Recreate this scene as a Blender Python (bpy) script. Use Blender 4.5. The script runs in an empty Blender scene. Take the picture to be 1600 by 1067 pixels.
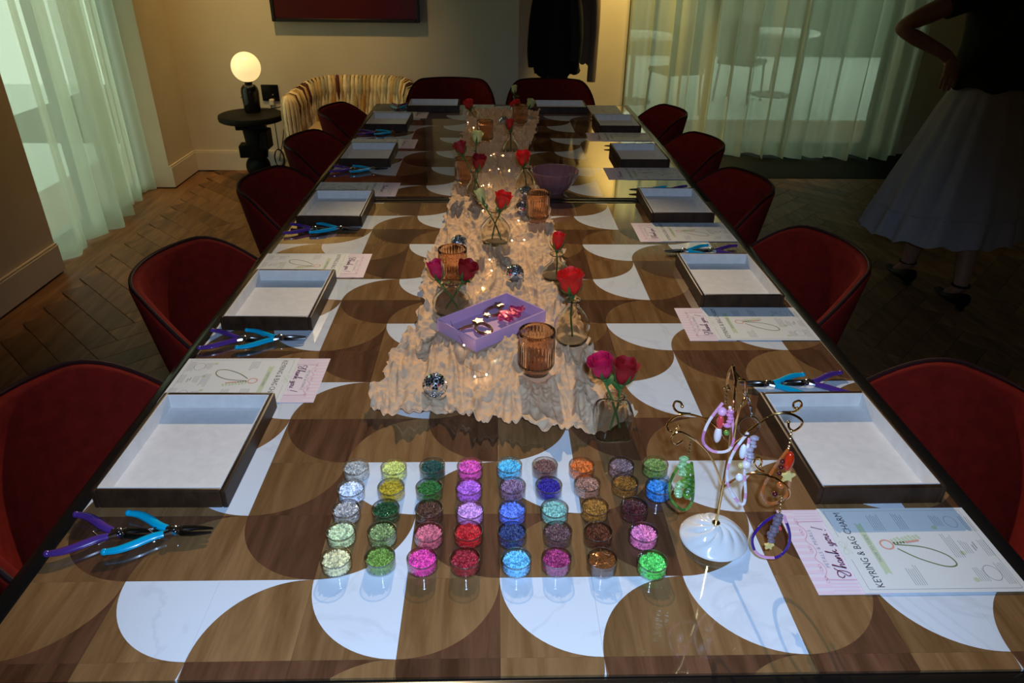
import bpy, math, random
from math import sin, cos, pi, radians as R, sqrt, exp
from mathutils import Vector, Matrix, noise
random.seed(7)
sc = bpy.context.scene
COL = sc.collection

# ------------------------------------------------------------------ camera
CO = Vector((-0.0521949, -0.57957767, 1.51291624))
CA = Vector((0.99967571, -0.0230068, 0.01091658))
CB = Vector((0.00151058, 0.48150344, 0.8764429))
CC = Vector((0.02542052, 0.87614218, -0.48138205))
cam = bpy.data.cameras.new('camera'); cam.lens = 25.0; cam.sensor_width = 36.0
cam.clip_start = .02
camo = bpy.data.objects.new('camera', cam); COL.objects.link(camo)
camo.matrix_world = Matrix(((CA.x, CB.x, -CC.x, CO.x), (CA.y, CB.y, -CC.y, CO.y), (CA.z, CB.z, -CC.z, CO.z), (0, 0, 0, 1)))
sc.camera = camo
sc.cycles.transparent_max_bounces = 24

# ------------------------------------------------------------------ world, exposure, lights
sc.view_settings.view_transform = 'Standard'; sc.view_settings.look = 'None'
sc.view_settings.gamma = 1.0; sc.view_settings.use_curve_mapping = False
sc.view_settings.exposure = 0.0
w = bpy.data.worlds.new('world'); sc.world = w; w.use_nodes = True
bg = w.node_tree.nodes['Background']; bg.inputs[0].default_value = (.76, .90, .74, 1); bg.inputs[1].default_value = 1.9


def lamp(name, kind, loc, power, color, size=.05, target=None, angle=60, blend=.5):
    d = bpy.data.lights.new(name, kind); d.energy = power; d.color = color
    if kind in ('SPOT', 'POINT'): d.shadow_soft_size = size
    if kind == 'SPOT': d.spot_size = R(angle); d.spot_blend = blend
    o = bpy.data.objects.new(name, d); COL.objects.link(o); o.location = loc
    if target is not None:
        o.rotation_euler = (Vector(target) - Vector(loc)).to_track_quat('-Z', 'Y').to_euler()
    return o


KEY = lamp('ceiling_spot', 'SPOT', (-.05, 4.15, 2.70), 540, (1.0, .76, .47), .028, (-.02, .24, .75), 36.5, 1.0)
FLASH = lamp('camera_flash', 'SPOT', (-.02, -.60, 1.60), 52, (.56, .82, 1.26), .018, (0, .40, .75), 86, .7)
lamp('far_table_fill', 'SPOT', (0, 2.75, 2.70), 10, (1.0, .68, .36), .04, (0, 2.75, .75), 75, 1.0)  # added warm fill for the far trays, no fixture known there
lamp('wall_washer', 'SPOT', (-1.55, 4.05, 2.70), 95, (1.0, .64, .22), .04, (-1.55, 4.95, 1.15), 75, .9)
lamp('alcove_washer', 'SPOT', (1.00, 5.16, 2.60), 330, (1.0, .70, .22), .04, (1.04, 5.45, .85), 50, .8)
lamp('curtain_washer', 'SPOT', (1.75, 5.22, 2.60), 85, (1.0, .70, .28), .04, (1.75, 5.47, 1.3), 62, .8)
lamp('window_downlight', 'SPOT', (-1.90, 3.45, 2.70), 62, (1.0, .58, .24), .04, (-1.90, 3.55, 0), 70, .8)


def at(u, v, y):
    d = CA * ((u - 800) / 1111.0645) - CB * ((v - 533.5) / 1111.0645) + CC
    return CO + d * ((y - CO.y) / d.y)


def on(u, v, z=.75):
    d = CA * ((u - 800) / 1111.0645) - CB * ((v - 533.5) / 1111.0645) + CC
    return CO + d * ((z - CO.z) / d.z)


# ------------------------------------------------------------------ materials
def nodes_of(name):
    m = bpy.data.materials.new(name); m.use_nodes = True
    nt = m.node_tree; return m, nt, nt.nodes['Principled BSDF']


def setin(b, **k):
    for a, v in k.items():
        b.inputs[a.replace('_', ' ')].default_value = v


def mat(name, col, rough=.5, metal=0.0, var=0.0, scale=20, bump=0.0, bscale=200, spec=.5, coat=0.0, sheen=0.0, emit=None, estr=0):
    m, nt, b = nodes_of(name)
    c = (*col, 1)
    b.inputs['Base Color'].default_value = c
    b.inputs['Roughness'].default_value = rough; b.inputs['Metallic'].default_value = metal
    b.inputs['Specular IOR Level'].default_value = spec
    b.inputs['Coat Weight'].default_value = coat; b.inputs['Coat Roughness'].default_value = .05
    if sheen:
        b.inputs['Sheen Weight'].default_value = sheen; b.inputs['Sheen Roughness'].default_value = .4
        b.inputs['Sheen Tint'].default_value = c
    if emit:
        b.inputs['Emission Color'].default_value = (*emit, 1); b.inputs['Emission Strength'].default_value = estr
    tc = nt.nodes.new('ShaderNodeTexCoord')
    if var:
        n = nt.nodes.new('ShaderNodeTexNoise'); n.inputs['Scale'].default_value = scale; n.inputs['Detail'].default_value = 4
        nt.links.new(tc.outputs['Object'], n.inputs['Vector'])
        r = nt.nodes.new('ShaderNodeValToRGB')
        r.color_ramp.elements[0].position = .3; r.color_ramp.elements[1].position = .7
        r.color_ramp.elements[0].color = (*[x * (1 - var) for x in col], 1)
        r.color_ramp.elements[1].color = (*[min(1, x * (1 + var)) for x in col], 1)
        nt.links.new(n.outputs['Fac'], r.inputs[0]); nt.links.new(r.outputs[0], b.inputs['Base Color'])
    if bump:
        n2 = nt.nodes.new('ShaderNodeTexNoise'); n2.inputs['Scale'].default_value = bscale; n2.inputs['Detail'].default_value = 3
        nt.links.new(tc.outputs['Object'], n2.inputs['Vector'])
        bp = nt.nodes.new('ShaderNodeBump'); bp.inputs['Strength'].default_value = bump; bp.inputs['Distance'].default_value = .002
        nt.links.new(n2.outputs['Fac'], bp.inputs['Height']); nt.links.new(bp.outputs[0], b.inputs['Normal'])
    return m


def bead_mat(name, col, rough, metal):
    m, nt, b = nodes_of(name); N, Lk = nt.nodes, nt.links
    g = N.new('ShaderNodeNewGeometry'); mr = N.new('ShaderNodeMapRange'); mr.inputs['To Min'].default_value = .55; mr.inputs['To Max'].default_value = 1.7
    hs = N.new('ShaderNodeHueSaturation'); hs.inputs['Color'].default_value = (*col, 1)
    Lk.new(g.outputs['Random Per Island'], mr.inputs['Value']); Lk.new(mr.outputs[0], hs.inputs['Value']); Lk.new(hs.outputs[0], b.inputs['Base Color'])
    setin(b, Roughness=rough, Metallic=metal, Coat_Weight=.7, Coat_Roughness=.05)
    return m


def wood(name, dark, light, rough=.1, angle=35, stretch=14, scale=5.0, spec=.5, rnd=.5, coat=0.0):
    m, nt, b = nodes_of(name)
    N, Lk = nt.nodes, nt.links
    g = N.new('ShaderNodeNewGeometry'); oi = N.new('ShaderNodeObjectInfo')
    mp = N.new('ShaderNodeMapping'); mp.vector_type = 'POINT'
    mp.inputs['Rotation'].default_value = (0, 0, R(angle)); mp.inputs['Scale'].default_value = (scale * stretch * .2, scale * .2, scale)
    ad = N.new('ShaderNodeVectorMath'); ad.operation = 'ADD'
    ml = N.new('ShaderNodeMath'); ml.operation = 'MULTIPLY'; ml.inputs[1].default_value = 37.0
    Lk.new(oi.outputs['Random'], ml.inputs[0]); Lk.new(g.outputs['Position'], ad.inputs[0]); Lk.new(ml.outputs[0], ad.inputs[1])
    Lk.new(ad.outputs[0], mp.inputs['Vector'])
    n = N.new('ShaderNodeTexNoise'); n.inputs['Scale'].default_value = 2.2; n.inputs['Detail'].default_value = 8; n.inputs['Roughness'].default_value = .62; n.inputs['Distortion'].default_value = .5
    Lk.new(mp.outputs[0], n.inputs['Vector'])
    r = N.new('ShaderNodeValToRGB'); r.color_ramp.elements[0].position = .32; r.color_ramp.elements[1].position = .68
    r.color_ramp.elements[0].color = (*dark, 1); r.color_ramp.elements[1].color = (*light, 1)
    Lk.new(n.outputs['Fac'], r.inputs[0])
    hs = N.new('ShaderNodeHueSaturation'); mr = N.new('ShaderNodeMapRange')
    mr.inputs['To Min'].default_value = 1 - rnd * .35; mr.inputs['To Max'].default_value = 1 + rnd * .35
    Lk.new(oi.outputs['Random'], mr.inputs['Value']); Lk.new(mr.outputs[0], hs.inputs['Value']); Lk.new(r.outputs[0], hs.inputs['Color'])
    Lk.new(hs.outputs[0], b.inputs['Base Color'])
    setin(b, Roughness=rough, Specular_IOR_Level=spec, Coat_Weight=coat, Coat_Roughness=.02)
    return m


def glass(name, tint=(.97, .97, .97), base=.05, gain=.9, power=3.0, rough=.02, edge=1.0):
    """thin clear wall: reflects more and lets less through where it is seen edge-on"""
    m = bpy.data.materials.new(name); m.use_nodes = True
    nt = m.node_tree; N, Lk = nt.nodes, nt.links
    N.remove(N['Principled BSDF'])
    t = N.new('ShaderNodeBsdfTransparent')
    gl = N.new('ShaderNodeBsdfGlossy'); gl.inputs['Roughness'].default_value = rough
    lw = N.new('ShaderNodeLayerWeight'); lw.inputs['Blend'].default_value = .5
    rp = N.new('ShaderNodeValToRGB'); e = rp.color_ramp.elements
    e[0].position = .35; e[0].color = (*tint, 1); e[1].position = 1.0; e[1].color = (*[x * edge for x in tint], 1)
    Lk.new(lw.outputs['Facing'], rp.inputs[0]); Lk.new(rp.outputs[0], t.inputs[0])
    p = N.new('ShaderNodeMath'); p.operation = 'POWER'; p.inputs[1].default_value = power
    q = N.new('ShaderNodeMath'); q.operation = 'MULTIPLY_ADD'; q.inputs[1].default_value = gain; q.inputs[2].default_value = base
    mx = N.new('ShaderNodeMixShader')
    Lk.new(lw.outputs['Facing'], p.inputs[0]); Lk.new(p.outputs[0], q.inputs[0]); Lk.new(q.outputs[0], mx.inputs[0])
    Lk.new(t.outputs[0], mx.inputs[1]); Lk.new(gl.outputs[0], mx.inputs[2]); Lk.new(mx.outputs[0], N['Material Output'].inputs[0])
    return m


def solid_glass(name, col=(1, 1, 1), rough=0.0, ior=1.45):
    m, nt, b = nodes_of(name)
    b.inputs['Base Color'].default_value = (*col, 1)
    setin(b, Roughness=rough, IOR=ior, Transmission_Weight=1.0)
    return m


def sheer(name, col, transp=.3, transl=.55):
    m = bpy.data.materials.new(name); m.use_nodes = True
    nt = m.node_tree; N, Lk = nt.nodes, nt.links
    N.remove(N['Principled BSDF'])
    d = N.new('ShaderNodeBsdfDiffuse'); d.inputs[0].default_value = (*col, 1)
    tl = N.new('ShaderNodeBsdfTranslucent'); tl.inputs[0].default_value = (*col, 1)
    tr = N.new('ShaderNodeBsdfTransparent'); tr.inputs[0].default_value = (.95, .98, .95, 1)
    tc = N.new('ShaderNodeTexCoord'); nz = N.new('ShaderNodeTexNoise'); nz.inputs['Scale'].default_value = 900; nz.inputs['Detail'].default_value = 2
    Lk.new(tc.outputs['Object'], nz.inputs['Vector'])
    bp = N.new('ShaderNodeBump'); bp.inputs['Strength'].default_value = .15; bp.inputs['Distance'].default_value = .001
    Lk.new(nz.outputs['Fac'], bp.inputs['Height']); Lk.new(bp.outputs[0], d.inputs['Normal'])
    a = N.new('ShaderNodeMixShader'); a.inputs[0].default_value = transl
    b = N.new('ShaderNodeMixShader'); b.inputs[0].default_value = transp
    Lk.new(d.outputs[0], a.inputs[1]); Lk.new(tl.outputs[0], a.inputs[2])
    Lk.new(a.outputs[0], b.inputs[1]); Lk.new(tr.outputs[0], b.inputs[2]); Lk.new(b.outputs[0], N['Material Output'].inputs[0])
    return m


def marble():
    m, nt, b = nodes_of('white_marble')
    N, Lk = nt.nodes, nt.links
    g = N.new('ShaderNodeNewGeometry')
    n = N.new('ShaderNodeTexNoise'); n.inputs['Scale'].default_value = 5; n.inputs['Detail'].default_value = 7; n.inputs['Distortion'].default_value = 1.2
    Lk.new(g.outputs['Position'], n.inputs['Vector'])
    r = N.new('ShaderNodeValToRGB'); e = r.color_ramp.elements
    e[0].position = .47; e[0].color = (.72, .77, .82, 1); e[1].position = .53; e[1].color = (.72, .77, .82, 1)
    x = e.new(.5); x.color = (.66, .70, .75, 1)
    Lk.new(n.outputs['Fac'], r.inputs[0]); Lk.new(r.outputs[0], b.inputs['Base Color'])
    setin(b, Roughness=.07, Specular_IOR_Level=.5, Coat_Weight=.6, Coat_Roughness=.02)
    return m


M = dict(
    white=marble(),
    oak=wood('oak_veneer', (.160, .077, .026), (.285, .155, .063), .07, -38, 9, 11, rnd=.35, coat=.8),
    walnut=wood('walnut_veneer', (.070, .029, .013), (.155, .070, .034), .07, -38, 9, 11, rnd=.45, coat=.8),
    rim=mat('blackened_rim', (.012, .009, .007), .25),
    tray_wood=wood('tray_walnut', (.024, .011, .006), (.060, .029, .013), .45, 90, 9, 9, rnd=.2, spec=.22),
    lining=mat('white_flock', (.74, .72, .69), .95, var=.05, scale=60, bump=.2, bscale=900, spec=.1),
    floor=wood('parquet_oak', (.10, .048, .018), (.24, .125, .05), .5, 0, 9, 5, rnd=.8, spec=.18),
    floor2=wood('parquet_oak_cross', (.10, .048, .018), (.24, .125, .05), .5, 90, 9, 5, rnd=.8, spec=.18),
    wall=mat('warm_plaster', (.62, .55, .42), .85, var=.04, scale=4, bump=.15, bscale=150, spec=.2),
    base=mat('baseboard_paint', (.66, .60, .48), .45),
    ceil=mat('ceiling_paint', (.25, .23, .2), .9),
    blackstone=mat('black_stone', (.010, .012, .010), .75, spec=.1),
    red=mat('rust_velvet', (.165, .0085, .0045), .85, var=.18, scale=40, bump=.3, bscale=700, spec=.1, sheen=.08),
    piping=mat('dark_piping', (.022, .004, .004), .6, spec=.15),
    black=mat('black_metal', (.012, .012, .012), .35),
    blackwood=mat('black_wood', (.0045, .005, .0045), .6, var=.2, spec=.2),
    gloss_black=mat('black_ceramic', (.008, .008, .008), .12),
    chrome=mat('steel', (.62, .62, .64), .18, 1.0),
    gunmetal=mat('dark_steel', (.10, .10, .105), .28, 1.0),
    purple=mat('purple_grip', (.10, .035, .24), .22, coat=.4),
    turq=mat('turquoise_grip', (.0, .42, .66), .22, coat=.4),
    gold=mat('gold_wire', (.83, .56, .22), .15, 1.0),
    porcelain=mat('white_porcelain', (.80, .79, .77), .12, coat=.5),
    mirror=mat('mirror_tile', (.85, .88, .92), .04, 1.0),
    ballcore=mat('ball_core', (.35, .36, .38), .3, .4),
    cloth=sheer('peach_gauze', (.80, .555, .35), .05, .10),
    glass=solid_glass('clear_glass', (.97, .985, .975), 0.0, 1.45), water=glass('water', (.985, .995, .985), .02, .25, 4, .02, .55),
    plastic=glass('clear_plastic', (.99, .99, .99), .10, .6, 2.8, .07, .85),
    amber=solid_glass('amber_glass', (.94, .72, .60), .0, 1.45),
    pane=glass('window_glass', (.93, .97, .95), .04, .6, 4),
    stem=mat('rose_stem', (.07, .16, .03), .5, var=.2),
    leaf=mat('rose_leaf', (.05, .13, .03), .45, var=.25, scale=60),
    rose_red=mat('rose_scarlet', (.76, .018, .010), .55, var=.2, scale=60, sheen=.3),
    rose_crim=mat('rose_crimson', (.55, .008, .065), .55, var=.25, scale=60, sheen=.3),
    rose_dark=mat('rose_dark_red', (.30, .006, .010), .55, var=.25, scale=60, sheen=.3),
    rose_yel=mat('rose_pale_yellow', (.62, .60, .20), .55, var=.15, scale=60, sheen=.3),
    lilac=mat('lilac_resin', (.60, .36, .56), .75, var=.03, spec=.15),
    mauve=mat('mauve_ceramic', (.27, .115, .115), .22, var=.1, coat=.4),
    nude=mat('rose_gold_metal', (.62, .42, .36), .25, 1.0),
    palegold=mat('pale_gold_metal', (.34, .24, .13), .45, 1.0),
    foil=mat('pink_foil', (.80, .07, .20), .12, .55, coat=.5, bump=.9, bscale=260),
    paper=mat('card_white', (.76, .77, .74), .55),
    pinkpaper=mat('card_pink', (.80, .70, .76), .55),
    pinkstripe=mat('print_pink_stripe', (.80, .61, .69), .55),
    pinkline=mat('print_rose_line', (.72, .36, .42), .55),
    ink=mat('print_ink', (.05, .05, .06), .6),
    wine=mat('print_wine', (.17, .02, .06), .6),
    greyink=mat('print_grey', (.30, .31, .32), .6),
    sage=mat('print_sage', (.56, .64, .42), .6),
    olive=mat('print_olive', (.17, .21, .07), .6),
    coral=mat('print_coral', (.72, .34, .24), .6),
    canvas=mat('red_canvas', (.06, .003, .004), .35, var=.3, scale=2),
    coat=mat('black_wool', (.008, .009, .009), .95, bump=.3, bscale=500),
    greycoat=mat('taupe_wool', (.22, .17, .12), .95, bump=.3, bscale=500),
    curtain=sheer('pale_green_sheer', (.72, .77, .64), .34, .60), lip=glass('pot_lip_plastic', (.96, .96, .97), .50, .45, 2.0, .2),
    terrace=mat('terrace_paving', (.62, .66, .64), .8, var=.06, scale=3),
    hedge=mat('terrace_dark', (.10, .12, .09), .8, var=.3),
    outwhite=mat('terrace_white', (.75, .78, .76), .6),
    frame=mat('window_frame', (.05, .055, .05), .5),
    skin=mat('skin', (.32, .17, .11), .5, var=.05),
    hair=mat('dark_hair', (.02, .012, .008), .5),
    blouse=mat('black_green_blouse', (.010, .014, .011), .9, bump=.3, bscale=400),
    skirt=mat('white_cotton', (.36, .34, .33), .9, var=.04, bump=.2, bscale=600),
    shoe=mat('black_leather', (.008, .007, .007), .65, spec=.15),
    cord=mat('black_cord', (.015, .013, .012), .5),
    bulbwire=mat('copper_wire', (.30, .19, .09), .45, 1.0),
    led=mat('warm_led', (1, .85, .6), .3, emit=(1.0, .72, .36), estr=45),
    globe=mat('opal_globe', (.9, .85, .7), .25, emit=(1.0, .71, .30), estr=.95),
)
REDV = M['red']


# ------------------------------------------------------------------ mesh builder
class MB:
    def __init__(s): s.v = []; s.f = []

    def add(s, vs, fs):
        o = len(s.v); s.v += [tuple(x) for x in vs]; s.f += [tuple(i + o for i in f) for f in fs]; return s

    def box(s, c, d, rz=0.0, m=None):
        x, y, z = d[0] / 2, d[1] / 2, d[2] / 2
        p = [Vector((a * x, b * y, e * z)) for e in (-1, 1) for a, b in ((-1, -1), (1, -1), (1, 1), (-1, 1))]
        if rz: p = [Matrix.Rotation(rz, 3, 'Z') @ q for q in p]
        if m is not None: p = [m @ q for q in p]
        c = Vector(c)
        return s.add([q + c for q in p], [(3, 2, 1, 0), (4, 5, 6, 7), (0, 1, 5, 4), (1, 2, 6, 5), (2, 3, 7, 6), (3, 0, 4, 7)])

    def bbox(s, c, d, b=.004, rz=0.0):
        """box with chamfered edges"""
        X, Y, Z = d[0] / 2, d[1] / 2, d[2] / 2; b = min(b, X * .9, Y * .9, Z * .9)
        rings = []
        for z, k in ((-Z, b), (-Z + b, 0), (Z - b, 0), (Z, b)):
            x, y = X - k, Y - k
            rings.append([(-x + b, -y, z), (x - b, -y, z), (x, -y + b, z), (x, y - b, z), (x - b, y, z), (-x + b, y, z), (-x, y - b, z), (-x, -y + b, z)])
        rot = Matrix.Rotation(rz, 3, 'Z'); c = Vector(c)
        vs = [rot @ Vector(p) + c for r in rings for p in r]
        fs = [(k * 8 + i, k * 8 + (i + 1) % 8, (k + 1) * 8 + (i + 1) % 8, (k + 1) * 8 + i) for k in range(3) for i in range(8)]
        fs += [tuple(range(7, -1, -1)), tuple(range(24, 32))]
        return s.add(vs, fs)

    def lathe(s, prof, n=32, c=(0, 0, 0), fn=None, cap0=True, cap1=True, ell=(1, 1)):
        vs = []
        for r, z in prof:
            for i in range(n):
                a = 2 * pi * i / n
                k = fn(a, z, r) if fn else 1.0
                vs.append((c[0] + r * k * cos(a) * ell[0], c[1] + r * k * sin(a) * ell[1], c[2] + z))
        m = len(prof)
        fs = [(j * n + i, j * n + (i + 1) % n, (j + 1) * n + (i + 1) % n, (j + 1) * n + i) for j in range(m - 1) for i in range(n)]
        if cap0: fs.append(tuple(range(n - 1, -1, -1)))
        if cap1: fs.append(tuple((m - 1) * n + i for i in range(n)))
        return s.add(vs, fs)

    def sphere(s, c, r, n=16, m=8, sc_=(1, 1, 1)):
        vs = [(c[0], c[1], c[2] - r * sc_[2])]
        for j in range(1, m):
            t = -pi / 2 + pi * j / m
            for i in range(n):
                a = 2 * pi * i / n
                vs.append((c[0] + r * cos(t) * cos(a) * sc_[0], c[1] + r * cos(t) * sin(a) * sc_[1], c[2] + r * sin(t) * sc_[2]))
        vs.append((c[0], c[1], c[2] + r * sc_[2])); last = len(vs) - 1
        fs = [(0, 1 + (i + 1) % n, 1 + i) for i in range(n)]
        for j in range(m - 2):
            o = 1 + j * n
            fs += [(o + i, o + (i + 1) % n, o + n + (i + 1) % n, o + n + i) for i in range(n)]
        o = 1 + (m - 2) * n
        fs += [(o + i, o + (i + 1) % n, last) for i in range(n)]
        return s.add(vs, fs)

    def tube(s, pts, r, n=8, closed=False, cap=True, flat=1.0):
        P = [Vector(p) for p in pts]; N = len(P)
        rr = r if isinstance(r, (list, tuple)) else [r] * N
        T = []
        for i in range(N):
            a = P[(i - 1) % N] if closed or i > 0 else P[i]
            b = P[(i + 1) % N] if closed or i < N - 1 else P[i]
            d = b - a; T.append(d.normalized() if d.length > 1e-9 else Vector((0, 0, 1)))
        up = Vector((0, 0, 1)) if abs(T[0].z) < .9 else Vector((1, 0, 0))
        nrm = (up - T[0] * up.dot(T[0])).normalized(); vs = []
        for i in range(N):
            nrm = nrm - T[i] * nrm.dot(T[i])
            nrm = nrm.normalized() if nrm.length > 1e-6 else T[i].orthogonal().normalized()
            b = T[i].cross(nrm)
            for k in range(n):
                a = 2 * pi * k / n
                vs.append(P[i] + nrm * (cos(a) * rr[i] * flat) + b * (sin(a) * rr[i]))
        fs = []
        for i in range(N if closed else N - 1):
            j = (i + 1) % N
            fs += [(i * n + k, i * n + (k + 1) % n, j * n + (k + 1) % n, j * n + k) for k in range(n)]
        if cap and not closed:
            fs.append(tuple(range(n - 1, -1, -1))); fs.append(tuple((N - 1) * n + k for k in range(n)))
        return s.add(vs, fs)

    def grid(s, fn, nu, nv, cu=False, cv=False):
        vs = [fn(i / (nu if cu else nu - 1), j / (nv if cv else nv - 1)) for i in range(nu) for j in range(nv)]
        fs = []
        for i in range(nu if cu else nu - 1):
            for j in range(nv if cv else nv - 1):
                a, b = (i + 1) % nu, (j + 1) % nv
                fs.append((i * nv + j, a * nv + j, a * nv + b, i * nv + b))
        return s.add(vs, fs)

    def prism(s, poly, z0, z1):
        n = len(poly)
        vs = [(x, y, z0) for x, y in poly] + [(x, y, z1) for x, y in poly]
        fs = [tuple(range(n - 1, -1, -1)), tuple(range(n, 2 * n))] + [(i, (i + 1) % n, n + (i + 1) % n, n + i) for i in range(n)]
        return s.add(vs, fs)

    def mesh(s, name, smooth=True, ang=38):
        me = bpy.data.meshes.new(name); me.from_pydata(s.v, [], s.f); me.update()
        if smooth:
            me.polygons.foreach_set('use_smooth', [True] * len(me.polygons))
            me.set_sharp_from_angle(angle=R(ang))
        return me

    def build(s, name, m, parent=None, smooth=True, ang=38):
        return obj(name, s.mesh(name, smooth, ang), m, parent)


def obj(name, me, m, parent=None, loc=None, rz=None):
    o = bpy.data.objects.new(name, me); COL.objects.link(o)
    if m is not None:
        if len(me.materials) == 0: me.materials.append(None)
        o.material_slots[0].link = 'OBJECT'; o.material_slots[0].material = m
    if parent is not None: o.parent = parent
    if loc is not None: o.location = loc
    if rz is not None: o.rotation_euler = (0, 0, rz)
    return o


def tag(o, label=None, cat=None, group=None, kind=None):
    if label: o['label'] = label
    if cat: o['category'] = cat
    if group: o['group'] = group
    if kind: o['kind'] = kind
    return o


def thing(name, label, cat, loc=(0, 0, 0), rz=0.0, group=None):
    e = bpy.data.objects.new(name, None); COL.objects.link(e); e.empty_display_size = .05
    e.location = loc; e.rotation_euler = (0, 0, rz)
    return tag(e, label, cat, group)


def copy_tree(o, loc=None, rz=None, label=None, parent=None):
    c = o.copy(); COL.objects.link(c); c.parent = parent
    if loc is not None: c.location = loc
    if rz is not None: c.rotation_euler = (0, 0, rz)
    if label: c['label'] = label
    for ch in list(o.children): copy_tree(ch, parent=c)
    return c


def smoothpath(pts, k=6, closed=False):
    P = [Vector(p) for p in pts]; n = len(P); out = []
    for i in range(n if closed else n - 1):
        p0 = P[(i - 1) % n] if closed or i > 0 else P[i]
        p1 = P[i]; p2 = P[(i + 1) % n]; p3 = P[(i + 2) % n] if closed or i + 2 < n else p2
        for j in range(k):
            t = j / k
            out.append(.5 * ((2 * p1) + (p2 - p0) * t + (2 * p0 - 5 * p1 + 4 * p2 - p3) * t * t + (3 * p1 - p0 - 3 * p2 + p3) * t ** 3))
    if not closed: out.append(P[-1])
    return out


def sstep(a, b, x):
    t = max(0, min(1, (x - a) / (b - a))); return t * t * (3 - 2 * t)


def interp(tab, x):
    if x <= tab[0][0]: return tab[0][1]
    for (a, p), (b, q) in zip(tab, tab[1:]):
        if x <= b: return p + (q - p) * (x - a) / (b - a)
    return tab[-1][1]


def struct(name, mb, m, parent=None, smooth=False):
    o = mb.build(name, m, parent, smooth)
    if parent is None: o['kind'] = 'structure'
    return o


# ------------------------------------------------------------------ the room
XL, XR, YF, YB, YB2, ZC = -2.35, 4.3, -2.4, 4.95, 5.56, 2.78
b = MB(); b.box(((XL + XR) / 2 - .3, 2.2, -.03), (XR - XL + 1.2, 9.6, .04)); FLOOR = struct('floor', b, M['floor'])
b = MB(); b.box(((XL + XR) / 2, 1.6, ZC + .05), (XR - XL + .8, 8.6, .1)); struct('ceiling', b, M['ceil'])
b = MB()
b.box((XL - .15, (YF + 2.98) / 2, ZC / 2), (.3, 2.98 - YF, ZC)); b.box((XL - .15, (4.48 + YB + .1) / 2, ZC / 2), (.3, YB + .1 - 4.48, ZC))
b.box((XL - .15, 3.73, 2.66), (.3, 1.5, .24)); struct('wall_left', b, M['wall'])
b = MB(); b.box(((XL + .13) / 2, YB + .4, ZC / 2), (.13 - XL, .8, ZC)); struct('wall_back', b, M['wall'])
b = MB()
b.box(((.13 + 1.02) / 2, YB2 + .15, ZC / 2), (.89, .3, ZC)); b.box((2.15, YB2 + .15, 2.68), (2.26, .3, .2)); b.box(((3.28 + XR) / 2, YB2 + .15, ZC / 2), (XR - 3.28, .3, ZC))
struct('wall_alcove', b, M['wall'])
b = MB(); b.box((XR + .1, 1.6, ZC / 2), (.2, 8.2, ZC)); struct('wall_right', b, M['wall'])
b = MB(); b.box(((XL + XR) / 2, YF - .1, ZC / 2), (XR - XL + .4, .2, ZC)); struct('wall_front', b, M['wall'])


def baseboard(name, p0, p1, nrm, ret=None):
    p0, p1, nrm = Vector((*p0, 0)), Vector((*p1, 0)), Vector((*nrm, 0))
    d = p1 - p0; c = (p0 + p1) / 2 + nrm * .009
    ang = math.atan2(d.y, d.x); b = MB()
    b.bbox((c.x, c.y, .07), (d.length, .018, .14), .002, ang)
    b.bbox((c.x - nrm.x * .002, c.y - nrm.y * .002, .146), (d.length, .013, .010), .002, ang)
    return struct(name, b, M['base'])


baseboard('baseboard_left_near', (XL, YF), (XL, 2.98), (1, 0))
baseboard('baseboard_left_far', (XL, 4.48), (XL, YB), (1, 0))
baseboard('baseboard_back', (XL, YB), (.13, YB), (0, -1))
baseboard('baseboard_alcove', (.13, YB2), (1.02, YB2), (0, -1))
baseboard('baseboard_alcove_right', (3.28, YB2), (XR, YB2), (0, -1))
b = MB(); b.bbox(((.4 + XR) / 2, 5.16, -.004), (XR - .4, .78, .016), .003); struct('trim_1', b, M['blackstone'])

# parquet boards, herringbone
BL, BW = .60, .12
bm_a = MB(); bm_a.bbox((0, 0, 0), (BL - .002, BW - .002, .012), .0012)
board = bm_a.mesh('parquet_board', False)
cnt = 0
s2 = sqrt(.5)
cand = []; rest = []
nst = int(BL / BW)
for i in range(-70, 70):
    for j in range(-14, 14):
        # herringbone lattice in the 45 degree frame
        ox, oy = i * BW + j * BL, i * BW - j * BL
        for k in (0, 1):
            cx, cy = (ox + BL / 2, oy + BW / 2) if k == 0 else (ox + BL + 0 * BW + BW / 2, oy + BW - BL / 2 + 0)
            if k == 1: cx, cy = ox + BW / 2 - BW, oy + BL / 2 + 0 * BW
            wx, wy = (cx - cy) * s2, (cx + cy) * s2 + 1.0
            far_ = XL + .3 < wx < XR - .3 and YF + .4 < wy < 5.1
            if (-2.33 < wx < -.72 and 1.25 < wy < 4.9) or (.78 < wx < 3.6 and .95 < wy < 4.75):
                cand.append((wx, wy, R(45) + (0 if k == 0 else R(90)), k))
            elif far_: rest.append((wx, wy, R(45) + (0 if k == 0 else R(90)), k))
seen = set()
for wx, wy, a, k in cand:
    key = (round(wx, 2), round(wy, 2))
    if key in seen or cnt >= 300: continue
    seen.add(key); cnt += 1
    obj('parquet_board', board, M['floor'] if k == 0 else M['floor2'], FLOOR, (wx, wy, -.006), a)


field = [MB(), MB()]; got = set()
for wx, wy, a, k in rest:
    key = (round(wx, 2), round(wy, 2))
    if key in got or key in seen: continue
    got.add(key); field[k].box((wx, wy, -.006), (BL - .002, BW - .002, .012), a)
for k in (0, 1): tag(field[k].build('parquet_field', M['floor'] if k == 0 else M['floor2'], FLOOR, False), kind='stuff')


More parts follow.
